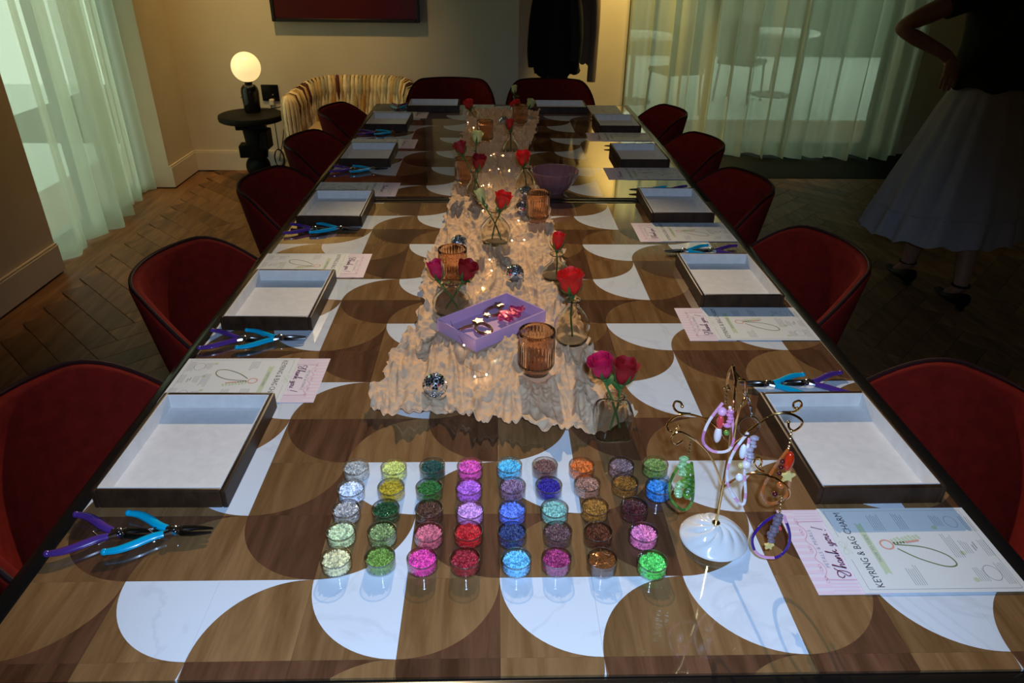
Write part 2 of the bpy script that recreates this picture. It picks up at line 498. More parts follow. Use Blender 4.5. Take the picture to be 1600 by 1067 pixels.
# windows and the terrace beyond
def window(name, axis, a0, a1, p, zt, mull):
    fr = MB(); w0 = .05

    def bx(a, z, da, dz, dep=.06):
        c = (a, p, z) if axis == 'x' else (p, a, z)
        fr.bbox(c, (da, dep, dz) if axis == 'x' else (dep, da, dz), .004)
    bx((a0 + a1) / 2, zt - w0 / 2, a1 - a0, w0); bx((a0 + a1) / 2, w0 / 2 + .001, a1 - a0, w0)
    edges = [a0] + mull + [a1]
    for e in edges:
        bx(min(max(e, a0 + w0 / 2), a1 - w0 / 2), zt / 2, w0, zt - 2 * w0)
    o = fr.build(name, M['frame'], None, False); o['kind'] = 'structure'
    for e0, e1 in zip(edges, edges[1:]):
        g = MB(); c = (e0 + e1) / 2; wd = e1 - e0 - w0
        g.box((c, p, zt / 2) if axis == 'x' else (p, c, zt / 2), (wd, .006, zt - 2 * w0) if axis == 'x' else (.006, wd, zt - 2 * w0))
        g.build('pane', M['pane'], o, False)


window('window_1', 'y', 2.98, 4.48, XL - .22, 2.54, [3.73])
window('window_2', 'x', 1.02, 3.28, YB2 + .2, 2.58, [1.77, 2.53])
b = MB(); b.box((1.5, 10.2, -.06), (13, 8.6, .06)); b.box((-5.2, 4.5, -.06), (5.0, 9, .06)); tag(b.build('terrace_paving', M['terrace'], None, False), kind='structure')
b = MB(); b.box((2.2, 12.5, 1.2), (11, .3, 2.5)); tag(b.build('sky_block_hedge', M['hedge'], None, False), kind='structure')  # hedge wall behind the terrace, raised to cut off sky light
b = MB(); b.box((2.2, 8.4, 2.90), (9.5, 5.0, .12)); tag(b.build('sky_block_slab', M['outwhite'], None, False), kind='structure')  # unseen slab added over the terrace to dim daylight at the back window


def patio_table(x, y, label):
    t = thing('patio_table', label, 'table', (x, y, -.03), 0, 'tables out on the terrace')
    p = MB(); p.lathe([(.02, .70), (.43, .70), (.44, .71), (.44, .735), (.43, .742), (.02, .742)], 32); p.build('table_top', M['outwhite'], t)
    p = MB(); p.lathe([(.03, .02), (.025, .70)], 12); p.build('column', M['frame'], t)
    p = MB(); p.lathe([(.24, 0), (.24, .015), (.05, .03)], 24); p.build('foot_plate', M['frame'], t)


def patio_chair(x, y, rz, label):
    t = thing('patio_chair', label, 'chair', (x, y, -.03), rz, 'chairs out on the terrace')
    p = MB(); p.bbox((0, 0, .44), (.44, .44, .05), .012); p.build('seat', M['hedge'], t)
    p = MB(); p.bbox((0, -.21, .68), (.44, .035, .42), .012); p.build('backrest', M['hedge'], t)
    for a in (-1, 1):
        for c in (-1, 1):
            p = MB(); p.tube([(a * .21, c * .21, 0), (a * .19, c * .19, .43)], .014, 8); p.build('leg', M['frame'], t)


patio_table(1.55, 8.1, 'white round table out on the terrace behind the left part of the big curtain')
patio_table(3.4, 8.6, 'white round table out on the terrace behind the right part of the big curtain')
patio_chair(1.0, 8.35, R(-70), 'dark terrace chair left of the first white table outside')
patio_chair(1.9, 7.45, R(20), 'dark terrace chair in front of the first white table outside')
patio_chair(2.85, 8.2, R(-40), 'dark terrace chair left of the second white table outside')


# curtains
def curtain(name, label, axis, a0, a1, p, z0, z1, seed, folds, amp, slack=0.0):
    random.seed(seed)
    ph = [random.uniform(0, 6.28) for _ in range(4)]
    t = thing(name, label, 'curtain', ((a0 + a1) / 2, p, z0) if axis == 'x' else (p, (a0 + a1) / 2, z0), 0, 'sheer curtains')
    L = a1 - a0

    def fn(u, v):
        s = u * folds * 2 * pi
        irr = .55 * sin(s * .31 + ph[0]) + .35 * sin(s * .17 + ph[1])
        d = amp * (sin(s + irr * 1.6 + ph[2]) * (.75 + .25 * sin(s * .23 + ph[3])) + .25 * sin(2.1 * s + ph[1]))
        d *= .65 + .35 * (1 - v)
        a = (u - .5) * L + .018 * sin(s * 1.0 + ph[0]) + slack * (1 - v) * sin(3 * u + ph[1]) * .05
        z = v * (z1 - z0) + (.012 * sin(s * .5 + ph[2]) if v == 0 else 0)
        return (a, d, z) if axis == 'x' else (d, a, z)
    m = MB(); m.grid(fn, int(folds * 26), 12); m.build('sheer_panel', M['curtain'], t, ang=180)
    h = MB(); h.grid(lambda u, v: Vector(fn(u, v * .028 + .001)) + Vector((0, -.002, 0) if axis == 'x' else (.002, 0, 0)), int(folds * 26), 3); h.build('hem', M['curtain'], t, ang=180)
    r = MB()
    r.box((0, 0, z1 - z0 + .015), (L, .03, .03) if axis == 'x' else (.03, L, .03)); r.build('curtain_track', M['frame'], t, False)


curtain('sheer_curtain', 'pale green sheer curtain at the left window, nearer panel beside the baseboard end', 'y', 2.99, 3.87, XL - .05, .004, 2.60, 3, 3.6, .06)
curtain('sheer_curtain', 'pale green sheer curtain at the left window, farther panel near the room corner', 'y', 3.84, 4.50, XL - .14, .004, 2.60, 5, 4, .05)
curtain('sheer_curtain', 'wide pale sheer curtain at the back window, warm-lit panel beside the coat stand', 'x', 1.00, 2.22, 5.46, .016, 2.62, 11, 7, .085)
curtain('sheer_curtain', 'wide pale sheer curtain at the back window, dim green panel beside the woman', 'x', 2.18, 3.36, 5.37, .016, 2.62, 17, 6.5, .085)

# ------------------------------------------------------------------ table
T = .128; C0 = 5.35
ROW0 = {0: ('NW', 'oak', 'walnut'), 1: ('NE', 'white', 'oak'), 2: ('SE', 'oak', 'white'), 3: ('NE', 'white', 'oak')}
ROW1 = {0: ('NE', 'walnut', 'oak'), 1: ('SE', 'oak', 'walnut'), 2: ('NE', 'walnut', 'oak'), 3: ('NW', 'oak', 'white')}


def pat(r, c):
    k = r % 4
    if k == 0: return ROW0[c % 4]
    if k == 1: return ROW1[c % 4]
    if k == 2: return ROW0[(c + 2) % 4]
    return ROW1[(c + 2) % 4]


def clip(poly, x0, y0, x1, y1):
    def cut(P, inside, inter):
        out = []
        for i in range(len(P)):
            a, b_ = P[i - 1], P[i]
            if inside(b_):
                if not inside(a): out.append(inter(a, b_))
                out.append(b_)
            elif inside(a): out.append(inter(a, b_))
        return out

    def ix(x): return lambda a, b_: (x, a[1] + (b_[1] - a[1]) * (x - a[0]) / (b_[0] - a[0]))
    def iy(y): return lambda a, b_: (a[0] + (b_[0] - a[0]) * (y - a[1]) / (b_[1] - a[1]), y)
    for f, g in ((lambda p: p[0] >= x0, ix(x0)), (lambda p: p[0] <= x1, ix(x1)), (lambda p: p[1] >= y0, iy(y0)), (lambda p: p[1] <= y1, iy(y1))):
        if poly: poly = cut(poly, f, g)
    return poly


NARC = 20
piece_cache = {}


def piece_poly(corner, disc):
    cx, cy = (0 if 'W' in corner else T), (0 if 'S' in corner else T)
    sx, sy = (1 if cx == 0 else -1), (1 if cy == 0 else -1)
    arc = [(cx + sx * T * cos(pi / 2 * i / NARC), cy + sy * T * sin(pi / 2 * i / NARC)) for i in range(NARC + 1)]
    P = [(cx, cy)] + arc if disc else [(cx + sx * T, cy + sy * T)] + arc[::-1]
    A = sum(P[i - 1][0] * P[i][1] - P[i][0] * P[i - 1][1] for i in range(len(P)))
    return P if A > 0 else P[::-1]


def dining_table(label, y0, y1, yrow, z=.75):
    X0, X1 = -.685, .683
    t = thing('dining_table', label, 'table', (0, (y0 + y1) / 2, 0), 0, 'inlaid dining tables set end to end')
    yc = (y0 + y1) / 2; RW = .033
    cnt = {}
    r0, r1 = math.floor((y0 - yrow) / T), math.ceil((y1 - yrow) / T)
    for r in range(r0, r1):
        for c in range(0, 11):
            corner, md, mc = pat(r, c)
            ox, oy = (c - C0) * T, yrow + r * T
            cl = (max(0, X0 - ox), max(0, y0 - oy), min(T, X1 - ox), min(T, y1 - oy))
            if cl[2] - cl[0] < .002 or cl[3] - cl[1] < .002: continue
            for disc, mm in ((True, md), (False, mc)):
                key = (corner, disc, tuple(round(v, 4) for v in cl))
                if key not in piece_cache:
                    P = clip(piece_poly(corner, disc), cl[0] + .00012, cl[1] + .00012, cl[2] - .00012, cl[3] - .00012)
                    piece_cache[key] = MB().prism(P, -.004, 0).mesh('inlay', False) if len(P) > 2 else None
                me = piece_cache[key]
                if me is None: continue
                nm = {'white': 'marble_inlay', 'oak': 'oak_inlay', 'walnut': 'walnut_inlay'}[mm]
                obj(nm, me, M[mm], t, (ox, oy - yc, z))
    s = MB(); s.box((0, 0, z - .024), (X1 - X0 + .002, y1 - y0 + .002, .036)); s.build('table_core', M['rim'], t, False)
    for sx in (-1, 1):
        q = MB(); q.bbox((sx * (.684 + RW / 2), 0, z - .0235), (RW, y1 - y0 + 2 * RW, .043), .003); q.build('edge_band', M['rim'], t)
        q = MB(); q.bbox((0, sx * ((y1 - y0) / 2 + RW / 2 - .0005), z - .0235), (1.368, RW - .003, .043), .003); q.build('edge_band', M['rim'], t)
    for sx in (-1, 1):
        for sy in (-1, 1):
            q = MB(); q.lathe([(.028, 0), (.03, .01), (.036, z - .043)], 16, (sx * .33, sy * ((y1 - y0) / 2 - .35), 0)); q.build('leg', M['black'], t)
    return t


dining_table('near dining table with marble, oak and walnut inlay, holding the bead pots', -.025, 1.800, 0.0)
dining_table('far dining table with marble, oak and walnut inlay, joined behind the dark seam', 1.866, 3.575, 1.878)


# ------------------------------------------------------------------ chairs
def make_chair():
    t = thing('tub_chair', 'x', 'chair', (0, 0, 0), 0, 'rust velvet tub chairs around the table')
    PH = R(128)

    def ztop(ph): return .83 - .24 * sstep(R(40), R(122), abs(ph))
    def shell(ph, k, off):
        tap = .80 + .20 * k ** .8
        z = .40 + (ztop(ph) - .40) * k
        lean = -.04 * (k - .5) * max(0, cos(ph))
        return ((.277 - off) * sin(ph) * tap, -(.252 - off) * cos(ph) * tap + lean, z)
    th = .026; prof = []
    for k in (0, .15, .3, .45, .6, .75, .88, .96): prof.append((k, 0))
    for a in range(1, 6): prof.append((.96 + .02 * sin(pi * a / 6), th / 2 - th / 2 * cos(pi * a / 6)))
    for k in (.96, .88, .75, .6, .45, .3, .15, 0): prof.append((k, th))

    def fn(u, v):
        ph = (u * 2 - 1) * PH; k, off = prof[min(int(round(v * (len(prof) - 1))), len(prof) - 1)]
        return shell(ph, k, off)
    m = MB(); m.grid(fn, 57, len(prof)); n = len(prof)
    m.f.append(tuple(range(n))); m.f.append(tuple(56 * n + i for i in reversed(range(n))))
    m.build('backrest', M['red'], t, ang=70)
    p = MB()
    path = [shell((-1 + 2 * i / 48) * PH, .985, .008) for i in range(49)]
    path = [shell(-PH, k, -.003) for k in (.0, .3, .6, .85)] + path + [shell(PH, k, -.003) for k in (.85, .6, .3, 0)]
    p.tube(path, .0048, 8); p.build('piping', M['piping'], t)
    s = MB(); s.lathe([(.02, .365), (.22, .365), (.238, .385), (.243, .42), (.232, .452), (.20, .468), (.02, .474)], 40, (0, .02, 0), ell=(1.02, 1.0)); s.build('seat', M['red'], t)
    for sx in (-1, 1):
        for sy in (-1, 1):
            a = R(52) if sy < 0 else R(118)
            q0 = Vector(shell(sx * a, .52, -.010)); q1 = Vector(shell(sx * a, .0, -.012)); q2 = Vector((q1.x * 1.08, q1.y * 1.12, .0))
            l = MB(); l.tube([q0, (q0 + q1) / 2, q1, (q1 * .5 + q2 * .5), q2], [.020, .027, .025, .017, .011], 10, flat=.7)
            lo = l.build('leg', M['black'], t)
            sm = MB(); sm.sphere(tuple(q0 + Vector((sx * .013, 0, -.012))), .006, 8, 6); sm.build('screw', M['chrome'], lo)
    return t


chair0 = make_chair()
CH = []
for side, x, rz, ys in (('left', -.665, -pi / 2, (.41, 1.08, 1.81, 2.44, 3.08)), ('right', .660, pi / 2, (.41, 1.18, 1.82, 2.44, 3.08))):
    for i, y in enumerate(ys):
        xx_ = x * (1 if i < 2 else .965); y -= .035 if i > 2 else 0
        o = ('nearest', 'second', 'third', 'fourth', 'farthest')[i]
        CH.append((xx_, y, rz, f'rust red tub chair on the {side} side, {o} from the camera'))
CH.append((-.31, 3.80, pi, 'rust red tub chair at the far end of the table, beside the woven armchair'))
CH.append((.29, 3.80, pi, 'rust red tub chair at the far table end, before the coat stand'))
for i, (x, y, rz, lab) in enumerate(CH):
    if i == 0: c = chair0; c.location = (x, y, 0); c.rotation_euler = (0, 0, rz); c['label'] = lab
    else: copy_tree(chair0, (x, y, 0), rz, lab)

# ------------------------------------------------------------------ place settings
TW, TD, TH = .278, .205, .034


def make_tray():
    t = thing('beading_tray', 'x', 'tray', group='white-lined wooden trays at the places')
    wl = .008
    for s in (-1, 1):
        q = MB(); q.bbox((0, s * (TD / 2 - wl / 2), TH / 2), (TW, wl, TH), .0015); q.build('long_side', M['tray_wood'], t)
        q = MB(); q.bbox((s * (TW / 2 - wl / 2), 0, TH / 2), (wl, TD - 2 * wl - .0004, TH), .0015); q.build('short_side', M['tray_wood'], t)
    q = MB(); q.box((0, 0, .0035), (TW - 2 * wl - .001, TD - 2 * wl - .001, .005)); q.build('lining', M['lining'], t, False)
    for s in (-1, 1):
        q = MB(); q.box((0, s * (TD / 2 - wl - .0012), .020), (TW - 2 * wl - .001, .002, .028)); q.build('lining_wall', M['lining'], t, False)
        q = MB(); q.box((s * (TW / 2 - wl - .0012), 0, .020), (.002, TD - 2 * wl - .005, .028)); q.build('lining_wall', M['lining'], t, False)
    return t


def make_pliers(grip, nm):
    """flat on the table, jaws towards +Y, pivot at the origin"""
    t = thing('pliers', 'x', 'pliers', group=nm + '-handled pliers at the places')
    for s in (-1, 1):
        h = smoothpath([(s * .006, -.012, .009), (s * .012, -.026, .009), (s * .026, -.046, .009), (s * .036, -.064, .009), (s * .040, -.082, .009)], 5)
        n = len(h); q = MB(); q.tube(h, [.0046 + .0022 * sin(pi * min(1, i / (n - 1) * .9 + .1)) for i in range(n)], 10, flat=.85)
        q.sphere(tuple(h[-1]), .0052, 10, 6); q.build('grip', M[grip], t)
        q = MB(); q.tube([(s * -.006, .010, .009), (s * .0, 0, .009), (s * .006, -.012, .009), (s * .0105, -.024, .009)], [.0055, .006, .0045, .0038], 8, flat=.8); q.build('tang', M['chrome'], t)
        q = MB(); q.tube([(s * -.004, .002, .009), (s * .0045, .014, .009), (s * .0062, .030, .009), (s * .0052, .045, .009), (s * .0042, .056, .009)], [.0055, .0055, .0040, .0028, .0016], 8, flat=.75); q.build('jaw', M['gunmetal'], t)
    q = MB(); q.lathe([(.0015, .0150), (.0055, .0150), (.0055, .0160), (.0045, .0168), (.0005, .0170)], 14); q.build('rivet', M['chrome'], t)
    q = MB(); q.tube(smoothpath([(-.009, -.022, .009), (-.002, -.034, .0125), (0, -.036, .013), (.002, -.034, .0125), (.009, -.022, .009)], 4), .0009, 6); q.build('spring', M['chrome'], t)
    return t


_txt = {}


def text_mesh(body, size, shear=0.0, spacing=1.0, bold=0.0):
    key = (body, size, shear, spacing)
    if key in _txt: return _txt[key]
    cu = bpy.data.curves.new('txt', 'FONT'); cu.body = body; cu.size = size; cu.align_x = 'CENTER'; cu.align_y = 'CENTER'
    cu.shear = shear; cu.space_character = spacing; cu.offset = bold; cu.resolution_u = 2
    o = bpy.data.objects.new('txt', cu); COL.objects.link(o)
    dg = bpy.context.evaluated_depsgraph_get(); dg.update()
    me = bpy.data.meshes.new_from_object(o.evaluated_get(dg)); me.name = 'lettering'; me.materials.clear()
    bpy.data.objects.remove(o); bpy.data.curves.remove(cu)
    _txt[key] = me
    return me


def ribbon(pts, wd, z=0.0, closed=False):
    P = [Vector((p[0], p[1], 0)) for p in pts]; n = len(P); vs = []
    ww = wd if isinstance(wd, list) else [wd] * n
    for i in range(n):
        a = P[i - 1] if (i > 0 or closed) else P[i]; c = P[(i + 1) % n] if (i < n - 1 or closed) else P[i]
        d = (c - a).normalized(); q = Vector((-d.y, d.x, 0)) * (ww[i] / 2)
        vs += [P[i] + q + Vector((0, 0, z)), P[i] - q + Vector((0, 0, z))]
    fs = [(2 * i, 2 * i + 1, 2 * ((i + 1) % n) + 1, 2 * ((i + 1) % n)) for i in range(n if closed else n - 1)]
    return vs, fs


CW, CHh = .167, .232
Z1 = .0009


def make_guide():
    """portrait card, top edge towards +Y"""
    t = thing('guide_card', 'x', 'card', group='keyring guide cards at the places')
    q = MB(); q.box((0, 0, .0004), (CW, CHh, .0007)); q.build('card', M['paper'], t, False)
    x, y = CW / 2 - .006, CHh / 2 - .009
    q = MB()
    for a, c in (((-x, y), (-.022, y)), ((.022, y), (x, y)), ((x, y), (x, -y)), ((x, -y), (-x, -y)), ((-x, -y), (-x, y))):
        q.add(*ribbon([a, c], .0006, Z1))
    q.build('printed_border', M['greyink'], t, False)
    o = obj('title_print', text_mesh('KEYRING & BAG CHARM', .0135, 0, 1.0), M['ink'], t, (0, .0880, Z1)); o.scale = (1.0, 1.15, 1)
    q = MB(); q.add([(-.052, .071, Z1), (.052, .071, Z1), (.047, .066, Z1), (.052, .061, Z1), (-.052, .061, Z1), (-.047, .066, Z1)], [(5, 4, 3, 2, 1, 0)][:1]); q.build('printed_banner', M['sage'], t, False)
    obj('banner_print', text_mesh('HOW TO GUIDE', .0072), M['greyink'], t, (0, .066, Z1 + .0002))
    # bow on the top border
    q = MB()
    for s in (-1, 1):
        q.add(*ribbon(smoothpath([(0, y, 0), (s * .008, y + .005, 0), (s * .013, y + .002, 0), (s * .008, y - .003, 0), (0, y, 0), (s * .006, y - .006, 0), (s * .012, y - .007, 0)], 5), .0007, Z1))
    q.build('printed_bow', M['sage'], t, False)
    # the drawn bag charm
    q = MB(); q.add(*ribbon(smoothpath([(.006, .030, 0), (.0, -.01, 0), (-.016, -.036, 0), (-.034, -.040, 0), (-.037, -.022, 0), (-.022, .008, 0), (-.002, .030, 0)], 6), .0022, Z1)); q.build('printed_loop', M['olive'], t, False)
    q = MB(); q.add(*ribbon([(.006 + .009 * cos(a / 20 * 2 * pi), .042 + .009 * sin(a / 20 * 2 * pi)) for a in range(20)], .0026, Z1, True)); q.add(*ribbon([(.010, .012), (.012, .0), (.014, -.01)], .0035, Z1 + .0002)); q.build('printed_ring', M['coral'], t, False)
    q = MB()
    for i in range(8): q.add(*ribbon([(.012 + i * .0012, .032 - i * .006), (.0135 + i * .0012, .028 - i * .006)], .008 + .002 * (i % 3), Z1))
    q.build('printed_tassel', M['sage'], t, False)['kind'] = 'stuff'
    q = MB()
    for i in range(5): q.add(*ribbon([(.008 + i * .0006, .031 - i * .005), (.0085 + i * .0006, .028 - i * .005)], .004, Z1))
    q.build('printed_chain', M['olive'], t, False)['kind'] = 'stuff'
    # text blocks
    q = MB(); random.seed(4)
    for cx, cy, wd, n in ((.055, .045, .040, 6), (.054, .005, .036, 5), (-.052, .038, .038, 6), (.004, -.048, .050, 5), (-.052, -.058, .026, 5), (.056, -.052, .026, 5), (0, -.068, .026, 4), (-.05, -.094, .04, 4), (0, -.097, .036, 4), (.052, -.097, .04, 5)):
        for k in range(n):
            l = wd * random.uniform(.75, 1)
            q.add(*ribbon([(cx - wd / 2, cy - k * .0032), (cx - wd / 2 + l, cy - k * .0032)], .0008, Z1))
    q.build('printed_text', M['greyink'], t, False)['kind'] = 'stuff'
    q = MB()
    for cx, cy in ((-.062, -.052), (-.012, -.062), (.040, -.048)):
        q.add([(cx + .0042 * cos(a / 12 * 2 * pi), cy + .0042 * sin(a / 12 * 2 * pi), Z1) for a in range(12)], [tuple(range(12))])
    q.build('printed_leaf', M['sage'], t, False)['kind'] = 'stuff'
    q = MB()
    q.add(*ribbon([(-.05 + .014 * cos(a / 20 * 2 * pi), -.082 + .011 * sin(a / 20 * 2 * pi)) for a in range(20)], .0008, Z1, True))
    q.add(*ribbon([(.052 + .012 * cos(a / 20 * 2 * pi), -.080 + .009 * sin(a / 20 * 2 * pi)) for a in range(20)], .0008, Z1, True))
    q.add(*ribbon([(-.008, -.084), (.004, -.084)], .0018, Z1)); q.add(*ribbon([(-.004, -.088), (.010, -.088)], .0018, Z1))
    q.build('printed_sketch', M['greyink'], t, False)
    return t


PCH = .105


def make_thanks():
    t = thing('thank_you_card', 'x', 'card', group='pink thank-you cards at the places')
    q = MB(); q.box((0, 0, .0003), (CW, PCH, .0005)); q.build('card', M['pinkpaper'], t, False)
    q = MB(); Z = .0007
    n = 27
    for i in range(n):
        x0 = -CW / 2 + CW * i / n
        if i % 2 == 0:
            q.add([(x0, PCH / 2 - .024, Z), (x0 + CW / n, PCH / 2 - .024, Z), (x0 + CW / n, PCH / 2, Z), (x0, PCH / 2, Z)], [(0, 1, 2, 3)])
    for i in range(9):
        if i % 2 == 0:
            for s in (-1, 1):
                xa = s * (CW / 2 - .003 * i); xb = s * (CW / 2 - .003 * (i + 1))
                q.add([(min(xa, xb), -PCH / 2, Z), (max(xa, xb), -PCH / 2, Z), (max(xa, xb), PCH / 2 - .024, Z), (min(xa, xb), PCH / 2 - .024, Z)], [(0, 1, 2, 3)])
    q.build('printed_stripes', M['pinkstripe'], t, False)['kind'] = 'stuff'
    q = MB(); y0 = PCH / 2 - .022; xx = CW / 2 - .026
    pts = [(-xx, -PCH / 2 + .01, 0), (-xx, y0 - .012, 0), (-xx + .004, y0, 0)]
    for i in range(1, 9): pts.append((-xx + .004 + (2 * xx - .008) * i / 9, y0 - (.006 if i % 3 else -.001), 0))
    pts += [(xx - .004, y0, 0), (xx, y0 - .012, 0), (xx, -PCH / 2 + .01, 0)]
    q.add(*ribbon(smoothpath(pts, 4), .0010, Z + .0002))
    for bx in (-xx, -.035, 0, .035, xx):
        for s in (-1, 1): q.add(*ribbon([(bx + s * .003 + .003 * cos(a / 10 * 2 * pi), y0 + .002 * sin(a / 10 * 2 * pi)) for a in range(10)], .0008, Z + .0002, True))
    q.build('printed_swag', M['pinkline'], t, False)
    # handwritten-style greeting, drawn as strokes
    q = MB()
    def st(p, wd=.0016): q.add(*ribbon(smoothpath([(a * .001, b_ * .001, 0) for a, b_ in p], 5), wd, Z + .0003))
    st([(-50, 2), (-54, 6), (-51, 11), (-44, 10), (-41, 5), (-44, -5), (-49, -7), (-51, -3), (-46, 2), (-39, 10), (-36, 12)])      # T
    st([(-37, -6), (-33, 4), (-30, 11), (-32, 10), (-36, -6), (-33, -1), (-30, 0), (-30, -6), (-28, -5)])                              # h
    st([(-22, 0), (-25, 0), (-27, -4), (-24, -6), (-21, -1), (-22, -5), (-20, -6), (-18, 0), (-18, -6), (-15, 0), (-13, -1), (-13, -5), (-11, -6)])  # an
    st([(-10, -6), (-6, 6), (-4, 11), (-6, 9), (-9, -6), (-6, -2), (-3, 0), (-5, -2), (-3, -6), (0, -5)])                              # k
    st([(8, 0), (7, -4), (9, -6), (13, 0), (12, -6), (9, -13), (5, -14), (7, -10), (15, -5)])                                          # y
    st([(20, 0), (16, -2), (17, -6), (20, -5), (21, -1), (19, 0), (24, -1)])                                                          # o
    st([(25, 0), (24, -5), (27, -6), (30, 0), (29, -5), (32, -6)])                                                                    # u
    st([(46, 13), (42, 3), (40, -3)], .0013); st([(39, -6), (38.6, -7.5)], .0018)
    q.build('greeting_print', M['wine'], t, False)
    obj('name_print', text_mesh('PETALS & PEARLS', .0080, 0, 1.25), M['greyink'], t, (.002, .0185, Z + .0003))
    return t


tray0, pl_t0, pl_p0, guide0, thanks0 = make_tray(), make_pliers('turq', 'turquoise'), make_pliers('purple', 'purple'), make_guide(), make_thanks()
first = {}


def put(proto, loc, rz, label):
    if proto not in first:
        first[proto] = 1; proto.location = loc; proto.rotation_euler = (0, 0, rz); proto['label'] = label; return proto
    return copy_tree(proto, loc, rz, label)


ORD = ('nearest', 'second', 'third', 'fourth', 'fifth')
# forward axis angle; tray centre; then local offsets for the rest (x right of the sitter, y forward)
SET = []
for i, y in enumerate((.413, 1.000, 1.697, 2.392, 3.035)): SET.append(('left', i, -.566, y, -pi / 2))
for i, y in enumerate((.410, 1.118, 1.738, 2.402, 3.030)): SET.append(('right', i, .556, y, pi / 2))
SET.append(('end', 0, -.378, 3.462, pi)); SET.append(('end', 1, .312, 3.452, pi))
JIT = {('left', 0): (.004, .000, .02), ('left', 1): (.003, -.005, -.03), ('right', 0): (.002, -.002, .0)}
random.seed(21)
for side, i, tx, ty, rz in SET:
    if side == 'end': wh = ('far end place by the woven armchair' if i == 0 else 'far end place before the coat stand')
    else: wh = f'{ORD[i]} place on the {side} side'
    rot = Matrix.Rotation(rz, 3, 'Z')
    def L(x, y, z=0.0): return Vector((tx, ty, .7502 + z)) + rot @ Vector((x, y, 0))
    put(tray0, L(0, 0), rz + random.uniform(-.012, .012), f'dark walnut tray with white lining, {wh}')
    cxo = {('left', 0): -.236, ('left', 1): -.243, ('left', 2): -.256, ('left', 3): -.256, ('left', 4): -.252, ('right', 0): -.234, ('right', 1): -.218, ('right', 2): -.190, ('right', 3): -.193, ('right', 4): -.165}.get((side, i), -.30)
    # cards partly tucked under the trays slide below them
    cz = 0.0
    if side == 'end': cxo, cyo = -.245, .0
    else: cyo = -.012
    if abs(cxo) < TW / 2 + CW / 2: cxo = -(TW / 2 + CW / 2 + .002)
    ja = random.uniform(-.015, .015)
    put(thanks0, L(cxo - .001, cyo + .127), rz + ja * .5, f'pink striped thank-you card under the guide, {wh}')
    put(guide0, L(cxo, cyo, .0012), rz + ja * .5, f'printed keyring and bag charm guide card, {wh}')
    px = {('left', 0): .198, ('left', 1): .190, ('left', 2): .180, ('right', 0): .204, ('right', 1): .216, ('right', 2): .195}.get((side, i), .192)
    rt, rp = random.uniform(-.06, .06), random.uniform(-.06, .06)
    put(pl_t0, L(px, .042 if side == 'left' else .060), rz + rt, f'turquoise-handled pliers lying open, {wh}')
    put(pl_p0, L(px + .004, -.036 if side == 'left' else -.022), rz + rp, f'purple-handled pliers lying open, {wh}')

# ------------------------------------------------------------------ bead pots
def make_beads(seed, kind):
    random.seed(seed); m = MB()
    Rr, top = .0192, .0148
    m.lathe([(Rr - .0012, .002), (Rr - .0012, top - .001), (Rr * .5, top + .0012), (.001, top + .002)], 24)
    t = (1 + sqrt(5)) / 2
    iv = [Vector(p).normalized() for p in ((-1, t, 0), (1, t, 0), (-1, -t, 0), (1, -t, 0), (0, -1, t), (0, 1, t), (0, -1, -t), (0, 1, -t), (t, 0, -1), (t, 0, 1), (-t, 0, -1), (-t, 0, 1))]
    iF = [(0, 11, 5), (0, 5, 1), (0, 1, 7), (0, 7, 10), (0, 10, 11), (1, 5, 9), (5, 11, 4), (11, 10, 2), (10, 7, 6), (7, 1, 8), (3, 9, 4), (3, 4, 2), (3, 2, 6), (3, 6, 8), (3, 8, 9), (4, 9, 5), (2, 4, 11), (6, 2, 10), (8, 6, 7), (9, 8, 1)]

    def bead(c, r):
        q = Matrix.Rotation(random.uniform(0, 6), 3, 'Z') @ Matrix.Rotation(random.uniform(0, 3), 3, 'X')
        m.add([q @ (v * r) + Vector(c) for v in iv], iF)
    if kind == 'tube':
        for _ in range(70):
            a, r = random.uniform(0, 6.28), Rr * .86 * sqrt(random.random()); d = random.uniform(0, 6.28)
            c = Vector((r * cos(a), r * sin(a), top + .002 + random.uniform(0, .0025))); dv = Vector((cos(d), sin(d), random.uniform(-.25, .25))) * .0035
            m.tube([c - dv, c + dv], .0010, 6)
        return m.mesh('beads', True, 60)
    s = .0031
    for i in range(-8, 9):
        for j in range(-8, 9):
            x, y = (i + .5 * (j % 2)) * s + random.uniform(-.0006, .0006), j * s * .87 + random.uniform(-.0006, .0006)
            rr = sqrt(x * x + y * y)
            if rr < Rr - .001: bead((x, y, top + .0022 * (1 - (rr / Rr) ** 2) + random.uniform(-.0004, .0012)), random.uniform(.0015, .0021))
    for lv in range(3):
        for i in range(34):
            a = 2 * pi * (i + .5 * (lv % 2)) / 34 + random.uniform(-.03, .03)
            bead(((Rr - .0008) * cos(a), (Rr - .0008) * sin(a), .0032 + lv * .0036 + random.uniform(-.0004, .0004)), .0017)
    return m.mesh('beads', True, 60)


